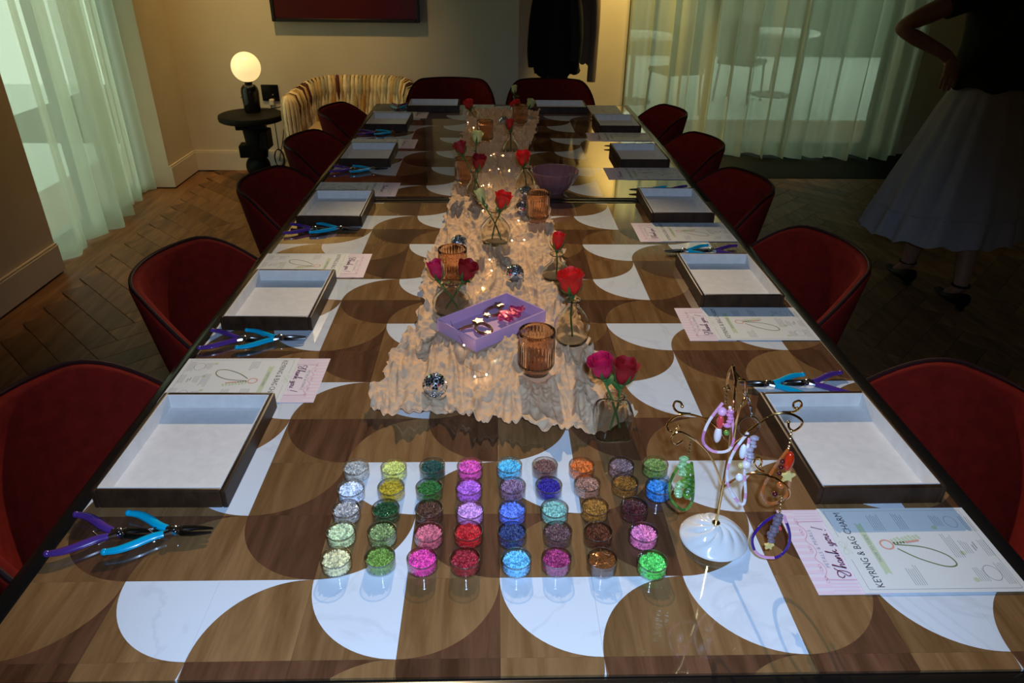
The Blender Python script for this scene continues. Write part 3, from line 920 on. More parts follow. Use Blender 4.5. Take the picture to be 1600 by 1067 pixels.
bead_meshes = [make_beads(31, 's'), make_beads(32, 's'), make_beads(33, 's')]
tube_mesh = make_beads(34, 'tube')
p = MB()
RO, RI, PH_ = .0212, .0202, .0195
p.lathe([(.001, .0002), (RO - .0012, .0002), (RO, .0014), (RO, PH_ - .0008), (RO - .0005, PH_), (RI, PH_ - .0004), (RI, .0018), (.001, .0016)], 40)
pot_mesh = p.mesh('pot_cup', True, 40)
p = MB(); p.tube([((RO - .0004) * cos(a / 40 * 2 * pi), (RO - .0004) * sin(a / 40 * 2 * pi), PH_) for a in range(40)], .00065, 6, True); lip_mesh = p.mesh('pot_lip')
POTS = [  # x, y, (sRGB 0-255), colour words
    [(-.279, .349, (205, 200, 190), 'clear greyish'), (-.217, .348, (215, 215, 110), 'lemon yellow'), (-.154, .351, (25, 75, 60), 'deep teal green'), (-.092, .350, (235, 90, 180), 'candy pink'), (-.027, .351, (100, 195, 225), 'pale aqua blue'), (.032, .351, (120, 72, 60), 'matt cocoa brown'), (.093, .350, (215, 105, 20), 'bright orange'), (.159, .351, (165, 130, 130), 'taupe grey'), (.216, .352, (120, 145, 65), 'leaf green chip')],
    [(-.278, .296, (215, 222, 235), 'icy white'), (-.215, .299, (185, 155, 15), 'mustard yellow'), (-.155, .298, (45, 105, 30), 'grass green'), (-.092, .298, (195, 105, 210), 'orchid purple'), (-.023, .300, (155, 120, 150), 'mixed mauve'), (.035, .301, (50, 28, 140), 'ink blue violet'), (.097, .305, (185, 135, 110), 'rose gold'), (.158, .307, (160, 105, 30), 'amber gold'), (.210, .296, (50, 140, 210), 'vivid azure blue')],
    [(-.277, .249, (195, 188, 182), 'silver grey'), (-.217, .249, (18, 80, 30), 'dark bottle green'), (-.151, .248, (88, 45, 22), 'chestnut brown'), (-.089, .245, (222, 160, 222), 'pale lilac pink'), (-.025, .245, (100, 130, 228), 'cornflower blue'), (.040, .246, (140, 190, 175), 'seafoam green'), (.102, .250, (175, 120, 42), 'antique gold'), (.163, .250, (80, 12, 16), 'maroon')],
    [(-.276, .202, (210, 220, 170), 'pale pistachio'), (-.216, .201, (150, 168, 105), 'green and gold sparkling'), (-.148, .198, (208, 105, 118), 'dusty rose'), (-.090, .200, (200, 12, 22), 'bright red'), (-.026, .198, (60, 76, 128), 'metallic navy'), (.041, .198, (102, 66, 66), 'mauve brown'), (.100, .196, (104, 46, 8), 'dark amber'), (.167, .194, (232, 130, 175), 'baby pink')],
    [(-.273, .150, (222, 212, 160), 'cream'), (-.212, .151, (115, 148, 55), 'olive green'), (-.153, .148, (228, 66, 158), 'hot pink'), (-.093, .147, (160, 18, 38), 'ruby red'), (-.021, .145, (115, 196, 236), 'sky blue'), (.035, .146, (178, 56, 118), 'metallic magenta'), (.099, .143, (130, 72, 14), 'amber tube-shaped'), (.169, .138, (95, 210, 95), 'apple green')]]


def lin0(c): return tuple((x / 255 / 12.92) if x < 10 else ((x / 255 + .055) / 1.055) ** 2.4 for x in c)


def lin(c): return lin0(c)
def linb(c): return tuple(min(1, x * 1.15 + .02) for x in lin0(c))


k = 0
for ri, row in enumerate(POTS):
    for (x, y, col, words) in row:
        t = thing('bead_pot', f'small clear pot of {words} beads', 'bead pot', (x, y, .7502), 0, 'bead pots laid out in rows')
        sheen_ = words.startswith(('silver', 'metallic', 'green and', 'rose gold', 'amber', 'antique', 'mixed', 'clear', 'dark', 'taupe'))
        bm_ = bead_mat('beads_' + words.replace(' ', '_'), linb(col), .10 if not words.startswith('matt') else .6, .45 if sheen_ else .1)
        bo = obj('beads', tube_mesh if 'tube' in words else bead_meshes[k % 3], bm_, t, (0, 0, 0), random.uniform(0, 6)); bo['kind'] = 'stuff'
        cp = obj('pot_cup', pot_mesh, M['plastic'], t)
        obj('pot_lip', lip_mesh, M['lip'], cp)
        k += 1

# ------------------------------------------------------------------ gauze runner
RL = [(.445, -.20), (.52, -.285), (.56, -.293), (.633, -.276), (.776, -.262), (.85, -.238), (.983, -.224), (1.136, -.243), (1.314, -.233), (1.469, -.212), (1.711, -.205), (2.006, -.193), (2.479, -.204), (3.13, -.186), (3.40, -.175)]
RRt = [(.445, .12), (.487, .214), (.583, .186), (.733, .165), (.914, .149), (1.136, .148), (1.365, .141), (1.649, .133), (1.855, .118), (2.094, .085), (2.485, .095), (2.991, .164), (3.40, .195)]
YN = [(-.30, .575), (-.25, .505), (-.2, .50), (-.15, .525), (-.09, .487), (0, .470), (.05, .450), (.13, .455), (.2, .478), (.22, .50)]


def runner_z(x, y):
    wx = x + .010 * noise.noise(Vector((x * 9, y * 7, 11))); wy = y + .02 * noise.noise(Vector((x * 8, y * 8, 21)))
    q = Vector((wx + .12 * (x / .25) * (1.1 - min(1.1, y)) * .25, wy * .20, 0))
    a = 1 - abs(noise.noise(q * 21)) * 2.2
    b_ = 1 - abs(noise.noise(q * 52 + Vector((3, 1, 5)))) * 2.2
    c = 1 - abs(noise.noise(Vector((wx * 75, wy * 48, 2)))) * 2.2
    d = noise.noise(Vector((x * 8, y * 5, 31)))
    return max(0.0, .002 + .0078 * max(a, 0) ** 2.4 + .0056 * max(b_, 0) ** 2.0 + .0022 * max(c, 0) ** 1.5 + .003 * d)


PRESS = [(.161, .462, .034), (.119, .80, .036), (.113, 1.155, .04), (-.152, .945, .04), (-.048, 1.405, .04), (-.118, 1.868, .035), (.06, 1.935, .035), (.021, 2.5, .038), (.095, 3.16, .036), (.066, 3.36, .032), (-.16, 3.2, .036),
         (.034, .672, .034), (-.157, 1.115, .034), (.088, 1.60, .034), (-.09, 2.668, .034), (-.158, 2.01, .034), (.08, 3.035, .034),
         (-.166, .585, .012), (-.152, 1.345, .012), (.003, 1.128, .012), (.04, 1.66, .012), (.06, 1.83, .012), (-.002, 3.02, .012)]


def pressed(x, y):
    k = 1.0
    for px_, py_, pr_ in PRESS:
        if abs(y - py_) < .08: k = min(k, sstep(pr_, pr_ + .022, sqrt((x - px_) ** 2 + (y - py_) ** 2)))
    dx, dy = x + .056, y - .873; a = .7278; u_, v_ = dx * cos(a) + dy * sin(a), -dx * sin(a) + dy * cos(a)
    d = max(abs(u_) - .1075, abs(v_) - .0675)
    return min(k, sstep(0, .02, d))


def runner_surface(u, v):
    y = .455 + 2.93 * u ** 1.25
    l, r = interp(RL, y), interp(RRt, y)
    x = l + (r - l) * v
    e = min(v, 1 - v)
    fr = 1 - sstep(0, .05, u)
    if u < .2:
        y += (interp(YN, x) - .455) * fr
        y += (.016 * noise.noise(Vector((x * 34, 3, 0))) + .007 * noise.noise(Vector((x * 95, 8, 0)))) * (1 - sstep(0, .018, u))
    wob = (.014 * noise.noise(Vector((0, y * 20, 4 if v < .5 else 9))) + .006 * noise.noise(Vector((2, y * 60, 4 if v < .5 else 9)))) * (1 - sstep(0, .2, e))
    x += wob + .007 * noise.noise(Vector((x * 24, y * 12, 7)))
    pk = pressed(x, y)
    z = .7512 + runner_z(x, y) * 1.75 * (.12 + .88 * pk)
    z += pk * (.016 * (1 - sstep(0, .035, u)) * max(0, .35 + noise.noise(Vector((x * 26, 1, 1))))) + pk * .012 * (1 - sstep(0, .06, e)) * max(0, .3 + noise.noise(Vector((v * 2, y * 26, 3))))
    return (x, y, z)


m = MB(); m.grid(runner_surface, 640, 170)
rt = thing('table_runner', 'crumpled peach gauze runner laid along the middle of the table', 'table runner', (0, 0, 0))
m.build('gauze', M['cloth'], rt, ang=180)
h = MB()
h.tube([Vector(runner_surface(0, i / 200)) + Vector((0, -.0005, .0003)) for i in range(201)], .0010, 5); h.build('hem', M['cloth'], rt)


def rz_(x, y): return .7512 + .0075


# ------------------------------------------------------------------ vases and roses
def petal(layer, seed):
    rd = random.Random(seed)
    Rm, H, wdt, curl = [(.0065, .036, 150, .0), (.0105, .038, 120, .002), (.0145, .038, 105, .006), (.0180, .034, 95, .012)][layer]

    def fn(u, v):
        a = (u - .5) * R(wdt); rr = .003 + (Rm - .003) * sin(min(1, v * 1.7) * pi / 2) ** .85 - .05 * Rm * max(0, v - .55) + curl * max(0, v - .66) ** 1.5 * 2.2
        z = H * v * (1 - .16 * (2 * u - 1) ** 4 * v) - curl * .5 * max(0, v - .8)
        z += .0012 * sin(u * 9 + seed) * v
        return (rr * cos(a), rr * sin(a), z)
    q = MB(); q.grid(fn, 10, 9); return q.mesh('petal', True, 180)


PET = [[petal(l, l * 5 + s) for s in range(3)] for l in range(4)]
sm_ = MB()
for i in range(5):
    a = 2 * pi * i / 5
    d = Vector((cos(a), sin(a), 0)); sd = Vector((-sin(a), cos(a), 0))
    c = [(.004, .0), (.011, .004), (.017, .010), (.0205, .018), (.022, .023)]
    vs = []
    for kk, (r, z) in enumerate(c):
        wv = (.0035, .0042, .0034, .0018, .0002)[kk]
        vs += [d * r + sd * wv + Vector((0, 0, z)), d * r - sd * wv + Vector((0, 0, z))]
    sm_.add(vs, [(2 * kk, 2 * kk + 1, 2 * kk + 3, 2 * kk + 2) for kk in range(4)])
sm_.sphere((0, 0, -.001), .0052, 10, 6)
SEP = sm_.mesh('sepals', True, 60)
lf = MB()
lf.grid(lambda u, v: ((u * .034), (v - .5) * .020 * sin(pi * min(1, u * .97 + .015)) ** .8, .004 * sin(u * pi) - .002 * abs(v - .5) * 4 * 0 + .003 * abs(2 * v - 1)), 9, 5)
LEAF = lf.mesh('leaf', True, 180)


def rose(head, foot, col, label, scale=1.0, open_=1.0, leaf=True, layers=(0, 1, 2, 3), seed=0):
    head, foot = Vector(head), Vector(foot)
    scale *= 1.14
    t = thing('rose', label, 'rose', foot, 0, 'cut roses in the bud vases')
    rd = random.Random(seed + 99)
    up = (head - foot); top = up.normalized()
    tilt = (top + Vector((rd.uniform(-.15, .15), rd.uniform(-.1, .1), .7))).normalized()
    st_ = MB(); mid = up * .5 + Vector((rd.uniform(-.004, .004), rd.uniform(-.004, .004), 0))
    st_.tube(smoothpath([Vector((0, 0, 0)), mid, up - tilt * .008 * scale, up], 5), .0021, 8); st_.build('stem', M['stem'], t)
    rot = tilt.to_track_quat('Z', 'Y')
    def att(me, name, m_, zr):
        o = obj(name, me, m_, t, up); o.rotation_mode = 'QUATERNION'
        from mathutils import Quaternion
        o.rotation_quaternion = rot @ Quaternion((0, 0, 1), zr); o.scale = (scale * open_ * .96, scale * open_ * .96, scale * 1.12); return o
    n = 0
    for l, cnt_ in zip(layers, [(2, 3, 4, 4)[q] for q in layers]):
        for i in range(cnt_):
            o = att(PET[l][(i + seed) % 3], 'petal', M[col], 2 * pi * i / cnt_ + l * .9 + rd.uniform(-.2, .2)); n += 1
    att(SEP, 'sepals', M['leaf'], rd.uniform(0, 6))
    if leaf:
        o = obj('leaf', LEAF, M['leaf'], t, up * .82); o.rotation_euler = (0, R(-25), rd.uniform(0, 6.28)); o.scale = (scale * .8,) * 3
    return t


def vase(loc, rad, hgt, style, label):
    t = thing('bud_vase', label, 'vase', loc, 0, 'clear glass bud vases on the runner')
    th = .0022; nr = .013
    if style == 'round':
        prof = [(rad * .55, 0), (rad * .85, hgt * .06), (rad, hgt * .30), (rad * .92, hgt * .52), (rad * .55, hgt * .74), (nr, hgt * .84), (nr * .95, hgt * .94), (nr * 1.35, hgt)]
        fn = None
    elif style == 'square':
        prof = [(rad * .9, 0), (rad, hgt * .06), (rad, hgt * .55), (rad * .85, hgt * .70), (nr, hgt * .80), (nr, hgt * .92), (nr * 1.3, hgt)]
        fn = lambda a, z, r: 1.0 if z > hgt * .74 else 1 / (abs(cos(a)) ** 5 + abs(sin(a)) ** 5) ** .2 * .97
    else:
        prof = [(rad * .7, 0), (rad * .98, hgt * .05), (rad, hgt * .2), (rad * .75, hgt * .45), (rad * .45, hgt * .62), (nr, hgt * .74), (nr, hgt * .93), (nr * 1.4, hgt)]
        fn = None
    P = smoothpath([(r, z, 0) for r, z in prof], 4); prof = [(q.x, q.y) for q in P]
    inner = [(max(.002, r - th), max(z, hgt * .09)) for r, z in prof if z > hgt * .03][::-1]
    q = MB(); q.lathe([(.001, .0006)] + prof + inner + [(.001, hgt * .09)], 36, fn=fn, cap0=False, cap1=False); q.build('glass_body', M['glass'], t, ang=50)
    q = MB(); q.tube([(nr * 1.34 * cos(a / 28 * 2 * pi), nr * 1.34 * sin(a / 28 * 2 * pi), hgt) for a in range(28)], .0014, 6, True); q.build('lip', M['glass'], t)
    return t


ZR = .7538
VS = [((.161, .462), .034, .078, 'square', 'square clear bottle vase at the near corner of the runner'),
      ((.119, .800), .040, .104, 'round', 'rounded clear bud vase just behind the nearest amber glass'),
      ((.113, 1.155), .040, .066, 'bell', 'squat clear bud vase on the right edge of the runner'),
      ((-.152, .945), .046, .078, 'round', 'round clear bud vase in front of the left amber glass'),
      ((-.048, 1.405), .046, .100, 'round', 'large round clear bud vase mid-runner with crossed stems'),
      ((-.118, 1.868), .036, .088, 'bell', 'clear bud vase beside the dark red roses near the seam'),
      ((.060, 1.935), .038, .085, 'round', 'clear bud vase left of the mauve bowl'),
      ((.021, 2.500), .038, .080, 'bell', 'clear bud vase in the middle of the far table'),
      ((.095, 3.16), .036, .060, 'round', 'clear bud vase at the far right of the runner'),
      ((.066, 3.36), .032, .080, 'bell', 'slim clear bud vase at the very far end of the runner'),
      ((-.160, 3.20), .036, .055, 'round', 'clear bud vase at the far left of the runner')]
for (x, y), r_, h_, s_, lab in VS: vase((x, y, ZR), r_, h_, s_, lab)


def rs(vi, hx, hz, col, lab, sc_=1.0, dy=0.0, **kw):
    (x, y), r_, h_, s_, _ = VS[vi]
    dx = hx - x
    rose((hx, y + dy, hz), (x - dx * .55, y - dy * .4, ZR + h_ * .13), col, lab, sc_, **kw)


rs(0, .138, .868, 'rose_crim', 'crimson pink rose leaning left in the square bottle vase', .95, seed=1)
rs(0, .172, .848, 'rose_dark', 'dark red rose leaning right in the square bottle vase', 1.0, dy=.012, seed=2)
rs(1, .115, .868, 'rose_red', 'large scarlet rose behind the nearest amber glass', 1.2, seed=3)
rs(2, .112, .832, 'rose_red', 'scarlet rose in the squat vase on the right edge of the runner', .95, seed=4, layers=(0, 1, 2))
rs(3, -.180, .838, 'rose_crim', 'crimson rose leaning left in front of the left amber glass', 1.0, seed=5, layers=(0, 1, 2))
rs(3, -.124, .838, 'rose_dark', 'dark red rose leaning right in front of the left amber glass', 1.05, seed=6)
rs(4, -.031, .858, 'rose_red', 'scarlet rose in the large round mid-runner vase', 1.1, seed=7)
rs(4, -.082, .874, 'rose_yel', 'pale yellow-green rose in the large round mid-runner vase', .85, dy=.01, seed=8, layers=(0, 1, 2))
rs(5, -.158, .895, 'rose_dark', 'very dark rose leaning left over the ribbed glass near the seam', 1.0, dy=.01, seed=9)
rs(5, -.106, .850, 'rose_dark', 'very dark red rose standing in front of the others near the seam', 1.1, dy=-.01, seed=10)
rs(5, -.112, .930, 'rose_yel', 'pale yellow rose above the dark roses near the seam', .9, dy=.03, seed=11)
rs(6, .052, .842, 'rose_red', 'scarlet rose in the vase left of the mauve bowl', 1.15, seed=12)
rs(7, .018, .845, 'rose_red', 'red rose in the middle of the far table', .95, seed=13, layers=(0, 1, 2))
rs(8, .076, .800, 'rose_red', 'red rose in the vase at the far right of the runner', 1.15, seed=14)
rs(8, .126, .812, 'rose_yel', 'pale yellow rose in the vase at the far right of the runner', 1.0, seed=15)
rs(9, .058, .848, 'rose_yel', 'pale yellow rose at the very far end of the runner', .9, seed=16, layers=(0, 1, 2))
rs(10, -.172, .795, 'rose_red', 'red rose leaning left at the far left of the runner', 1.1, seed=17)


# ribbed amber glasses
def make_tumbler():
    t = thing('ribbed_glass', 'x', 'glass', group='amber ribbed glasses on the runner')
    Rr, H, th = .0365, .096, .0026
    rib = lambda a, z, r: 1 + (.028 * cos(30 * a) if .016 < z < H - .012 else 0)
    q = MB(); q.lathe([(.001, .001), (.022, .0), (.027, .001), (.028, .007), (.034, .016), (Rr, .024), (Rr, .045), (Rr, .066), (Rr, H - .011), (Rr + .0003, H - .001), (Rr - .0008, H), (Rr - th, H - .001)], 180, fn=rib, cap0=False, cap1=False)
    q.build('ribbed_wall', M['amber'], t, ang=60)
    q = MB(); q.lathe([(Rr - th, H - .001), (Rr - th, .026), (.030, .018), (.001, .014)], 48, cap0=False, cap1=False); q.build('inner_wall', M['amber'], t, ang=60)
    q = MB(); q.tube([((Rr - .001) * cos(a / 48 * 2 * pi), (Rr - .001) * sin(a / 48 * 2 * pi), H) for a in range(48)], .0013, 6, True); q.build('rim', M['amber'], t)
    return t


tum = make_tumbler()
for i, (x, y, lab) in enumerate([(.034, .672, 'amber ribbed glass nearest the camera, right of the disco ball'), (-.157, 1.115, 'amber ribbed glass behind the two crimson roses on the left'),
                                 (.088, 1.600, 'amber ribbed glass in front of the mauve bowl'), (-.090, 2.668, 'amber ribbed glass in the middle of the far table'),
                                 (-.158, 2.010, 'amber ribbed glass beside the dark roses near the seam'), (.080, 3.035, 'amber ribbed glass at the far right of the runner')]):
    if i == 0: tum.location = (x, y, ZR); tum['label'] = lab
    else: copy_tree(tum, (x, y, ZR), random.uniform(0, 3), lab)


# mirror balls
def make_ball():
    t = thing('mirror_ball', 'x', 'mirror ball', group='little mirror balls on the runner')
    r = .0235
    q = MB(); q.sphere((0, 0, 0), r * .97, 24, 14); q.build('ball_core', M['ballcore'], t)
    q = MB(); rd = random.Random(5); nl = 13
    for j in range(nl):
        t0, t1 = -pi / 2 + pi * j / nl + .012, -pi / 2 + pi * (j + 1) / nl - .012
        n = max(3, int(round(2 * nl * cos((t0 + t1) / 2))))
        for i in range(n):
            a0, a1 = 2 * pi * i / n + .03, 2 * pi * (i + 1) / n - .03
            P = [Vector((cos(tt) * cos(a), cos(tt) * sin(a), sin(tt))) * r for tt, a in ((t0, a0), (t0, a1), (t1, a1), (t1, a0))]
            c = sum(P, Vector()) / 4; jt = Vector((rd.uniform(-1, 1), rd.uniform(-1, 1), rd.uniform(-1, 1))) * .30
            P = [p + c.normalized() * ((p - c).dot(jt)) for p in P]
            q.add(P + [p * .95 for p in P], [(0, 1, 2, 3), (0, 4, 5, 1), (1, 5, 6, 2), (2, 6, 7, 3), (3, 7, 4, 0)])
    o = q.build('mirror_tiles', M['mirror'], t, False); o['kind'] = 'stuff'
    q = MB(); q.lathe([(.004, r * .96), (.004, r + .003), (.002, r + .004)], 12); q.build('cap', M['chrome'], t)
    return t


ball = make_ball()
for i, (x, y, lab) in enumerate([(-.166, .585, 'little mirror ball at the near left end of the runner'), (-.152, 1.345, 'little mirror ball behind the left amber glass'),
                                 (.003, 1.128, 'little mirror ball in the middle of the runner behind the lilac tray'), (.040, 1.660, 'little mirror ball half hidden left of the amber glass by the bowl'),
                                 (.060, 1.830, 'little mirror ball below the scarlet rose left of the bowl'), (-.002, 3.02, 'little mirror ball near the far end of the runner')]):
    z = ZR + .0235
    if i == 0: c = ball; c.location = (x, y, z); c['label'] = lab
    else: c = copy_tree(ball, (x, y, z), random.uniform(0, 6), lab)
    c.rotation_euler = (R(random.uniform(120, 165)), R(random.uniform(-30, 30)), random.uniform(0, 6))

# mauve ribbed bowl
t = thing('ribbed_bowl', 'mauve scalloped ceramic bowl standing across the seam of the tables', 'bowl', (.165, 1.925, .7503))
rib = lambda a, z, r: 1 + .035 * abs(cos(9 * a)) * min(1, z / .03)
q = MB(); q.lathe([(.001, .004), (.030, .0), (.036, .001), (.038, .006), (.055, .022), (.072, .046), (.083, .076), (.0845, .080), (.0815, .080), (.070, .050), (.052, .026), (.030, .011), (.001, .009)], 108, fn=rib, cap0=False, cap1=False)
q.build('bowl_wall', M['mauve'], t, ang=80)
q = MB(); q.tube([(.083 * (1 + .035 * abs(cos(9 * a))) * cos(a), .083 * (1 + .035 * abs(cos(9 * a))) * sin(a), .080) for a in [2 * pi * i / 108 for i in range(108)]], .0016, 6, True); q.build('scalloped_rim', M['mauve'], t)

# lilac tray with two clasps and foil
ang = math.atan2(.147, .165)
tz = ZR + .0003
t = thing('lilac_tray', 'shallow lilac rectangular tray on the runner holding clasps', 'tray', (-.056, .873, tz), ang)
LW, LD, LH = .215, .135, .030
for s in (-1, 1):
    q = MB(); q.bbox((0, s * (LD / 2 - .002), LH / 2 + .001), (LW, .004, LH), .001); q.build('long_side', M['lilac'], t)
    q = MB(); q.bbox((s * (LW / 2 - .002), 0, LH / 2 + .001), (.004, LD - .0084, LH), .001); q.build('short_side', M['lilac'], t)
q = MB(); q.box((0, 0, .002), (LW - .0085, LD - .0085, .004)); q.build('tray_floor', M['lilac'], t, False)
RT = Matrix.Rotation(ang, 3, 'Z')
def TL(x, y, z=0): return Vector((-.056, .873, tz + .0042)) + RT @ Vector((x, y, z))


def star(mb, c, r0, r1, n, h):
    P = [(c[0] + (r0 if i % 2 == 0 else r1) * cos(pi * i / n + .3), c[1] + (r0 if i % 2 == 0 else r1) * sin(pi * i / n + .3)) for i in range(2 * n)]
    mb.prism(P, c[2], c[2] + h)


def clasp(loc, rz, label):
    t = thing('bag_clasp', label, 'clasp', loc, rz, 'rose gold clasps in the lilac tray')
    q = MB(); q.tube(smoothpath([(-.010, 0, .007), (-.017, -.018, .005), (-.014, -.036, .005), (0, -.047, .005), (.014, -.036, .005), (.017, -.018, .005), (.010, 0, .007)], 6), .0042, 8); q.build('loop', M['nude'], t)
    q = MB(); q.tube([(-.010, .002, .006), (-.035, .004, .005), (-.058, -.006, .004)], .0042, 8); q.build('bar', M['nude'], t)
    q = MB(); star(q, (0, .006, .006), .014, .0085, 5, .008); q.build('star_head', M['palegold'], t, False)
    q = MB(); star(q, (0, -.048, .003), .009, .005, 5, .007); q.build('star_tail', M['palegold'], t, False)


clasp(TL(-.028, .012), ang + .2 - .5, 'rose gold star clasp at the near left in the lilac tray')
clasp(TL(.060, .050), ang - 1.25, 'rose gold star clasp at the far corner in the lilac tray')
t = thing('foil_ribbon', 'heap of shiny crimson pink foil ribbon in the lilac tray', 'ribbon', TL(.058, -.008))
rd = random.Random(8)
for i in range(4):
    q = MB(); o0 = Vector((rd.uniform(-.012, .012), rd.uniform(-.006, .006), .004 + .004 * i))
    pts = [o0 + RT @ Vector(((k_ - 4) * .0075, .012 * sin(k_ * 1.7 + i * 2) + rd.uniform(-.004, .004), .005 * abs(sin(k_ * 2.1 + i)))) for k_ in range(9)]
    q.tube(smoothpath(pts, 4), [.0055 + .002 * sin(j * 1.3 + i) for j in range(33)], 7, flat=.35); q.build('ribbon_strand', M['foil'], t, ang=25)

# fairy lights
LED_AND_GLINT = [(742, 590), (760, 587), (725, 541), (754, 451), (768, 424), (765, 407), (794, 420), (800, 377), (819, 376), (810, 346), (755, 330), (764, 290), (755, 291), (765, 267), (779, 265), (796, 267), (786, 244), (772, 242), (767, 244), (740, 200), (731, 192)]  # first two bulbs stand in for the ceiling lamp's reflection on the table
t = thing('fairy_lights', 'copper wire string of tiny warm lights winding along the runner', 'string lights', (0, 0, .76))
pts = []
for u, v in LED_AND_GLINT:
    p_ = on(u, v, .772); pts.append(Vector((p_.x, p_.y, .0145)))
q = MB(); wp = []
for a, c in zip(pts, pts[1:]):
    wp.append(a); md = (a + c) / 2; dd = (c - a); pr = Vector((-dd.y, dd.x, 0)) * .18; wp.append(Vector((md.x + pr.x, md.y + pr.y, .008)))
wp.append(pts[-1])
q.tube(smoothpath(wp, 5), .0004, 5); q.build('wire', M['bulbwire'], t)
lm = MB().sphere((0, 0, 0), .0017, 8, 6).mesh('bulb')
for p_ in pts: obj('bulb', lm, M['led'], t, p_)

# ------------------------------------------------------------------ jewellery tree and its charms
t = thing('jewellery_tree', 'gold wire jewellery tree on a swirled white porcelain foot', 'jewellery stand', (.272, .197, .7502))
TO = Vector((.272, .197, .7502))
sw = lambda a, z, r: 1 + .012 * cos(9 * a)
def basef(u, v):
    a = 2 * pi * u; s = v
    r = .0015 + .0485 * sin(min(1, s) * pi / 2) ** .9 if s < .8 else .0485 - .004 * (s - .8) / .2
    r = .001 + .0485 * (s / .75) if s < .75 else .0495 - .010 * ((s - .75) / .25) ** 2
    k = s / .75
    z = .030 * sqrt(max(0, 1 - min(1, k) ** 2.2)) if s < .75 else 0
    if s >= .75: z = 0.0 + .0
    if s < .75: z = .006 + .026 * (1 - k ** 2)
    else: z = .006 * (1 - (s - .75) / .25)
    sway = a * 1 + 1.3 * k
    z += .0050 * (abs(sin(4.5 * sway)) ** .7 - .6) * sin(min(1, k) * pi) if s < .75 else 0
    return (r * cos(a), r * sin(a), z)
q = MB(); q.grid(basef, 108, 26, cu=True); q.build('porcelain_foot', M['porcelain'], t, ang=180)
q = MB(); q.lathe([(.006, .029), (.006, .034), (.004, .036), (.003, .036)], 16); q.build('ferrule', M['gold'], t)


def tp(pts, y=.195, dy=0.0):
    out = []
    n = len(pts)
    for i, (a, b_) in enumerate(pts):
        p_ = at(1020 + a / 3.232, 560 + b_ / 3.232, y + dy * sin(pi * i / max(1, n - 1)))
        out.append(p_ - TO)
    return out


st0 = Vector((0, 0, .034))
q = MB(); q.tube([st0] + tp([(355, 640), (390, 440), (418, 110), (405, 35)]), .0021, 8); q.build('stem', M['gold'], t)
ARMS = [([(390, 440), (340, 370), (280, 315), (190, 283), (120, 292), (75, 330), (80, 365), (110, 368), (130, 345)], .025), ([(190, 280), (130, 272), (105, 245), (115, 218), (140, 222), (148, 242)], .0),
        ([(345, 632), (300, 510), (232, 428), (140, 372), (100, 390), (92, 420), (115, 435), (145, 418)], -.03),
        ([(385, 450), (460, 385), (590, 292), (680, 277), (745, 305), (752, 335), (715, 365), (688, 350), (685, 322)], -.02), ([(655, 272), (715, 268), (750, 240), (740, 214), (712, 225), (712, 248), (728, 252)], .0),
        ([(357, 650), (430, 602), (520, 580), (620, 605), (680, 650), (690, 690), (660, 712), (640, 690)], -.035), ([(560, 572), (535, 560), (512, 528), (530, 500), (550, 522), (542, 545)], .0),
        ([(405, 35), (385, 70), (376, 130), (385, 155), (360, 150)], .02), ([(408, 60), (440, 100), (435, 108), (465, 112), (470, 175), (460, 185)], -.02),
        ([(405, 430), (425, 300), (455, 215), (478, 200), (490, 225)], -.03)]
for pts, dy in ARMS:
    P = smoothpath(tp(pts, .195, dy), 5)
    q = MB(); q.tube(P, .0016, 8); q.sphere(tuple(P[-1]), .0025, 8, 6); q.build('arm', M['gold'], t)


def bmat(nm, col, metal=0.0, rough=.2): return mat('charm_' + nm, lin(col), rough, metal, coat=.4)


BM = {k_: bmat(k_, c_, *a_) for k_, (c_, *a_) in dict(pink=((235, 170, 205),), rose=((226, 150, 200), .2), copper=((196, 132, 92), .3), coral=((215, 70, 70),), pearl=((238, 226, 226),), white=((240, 240, 245),), crystal=((215, 205, 225), .5), orange=((200, 110, 50), .2), red=((205, 45, 12),), dkred=((80, 18, 18),), cream=((225, 205, 130),),
                                                    violet=((62, 30, 130),), chip=((120, 105, 120), .1), green=((60, 105, 35),), mint=((150, 190, 130),), leaf=((95, 140, 50),)).items()}


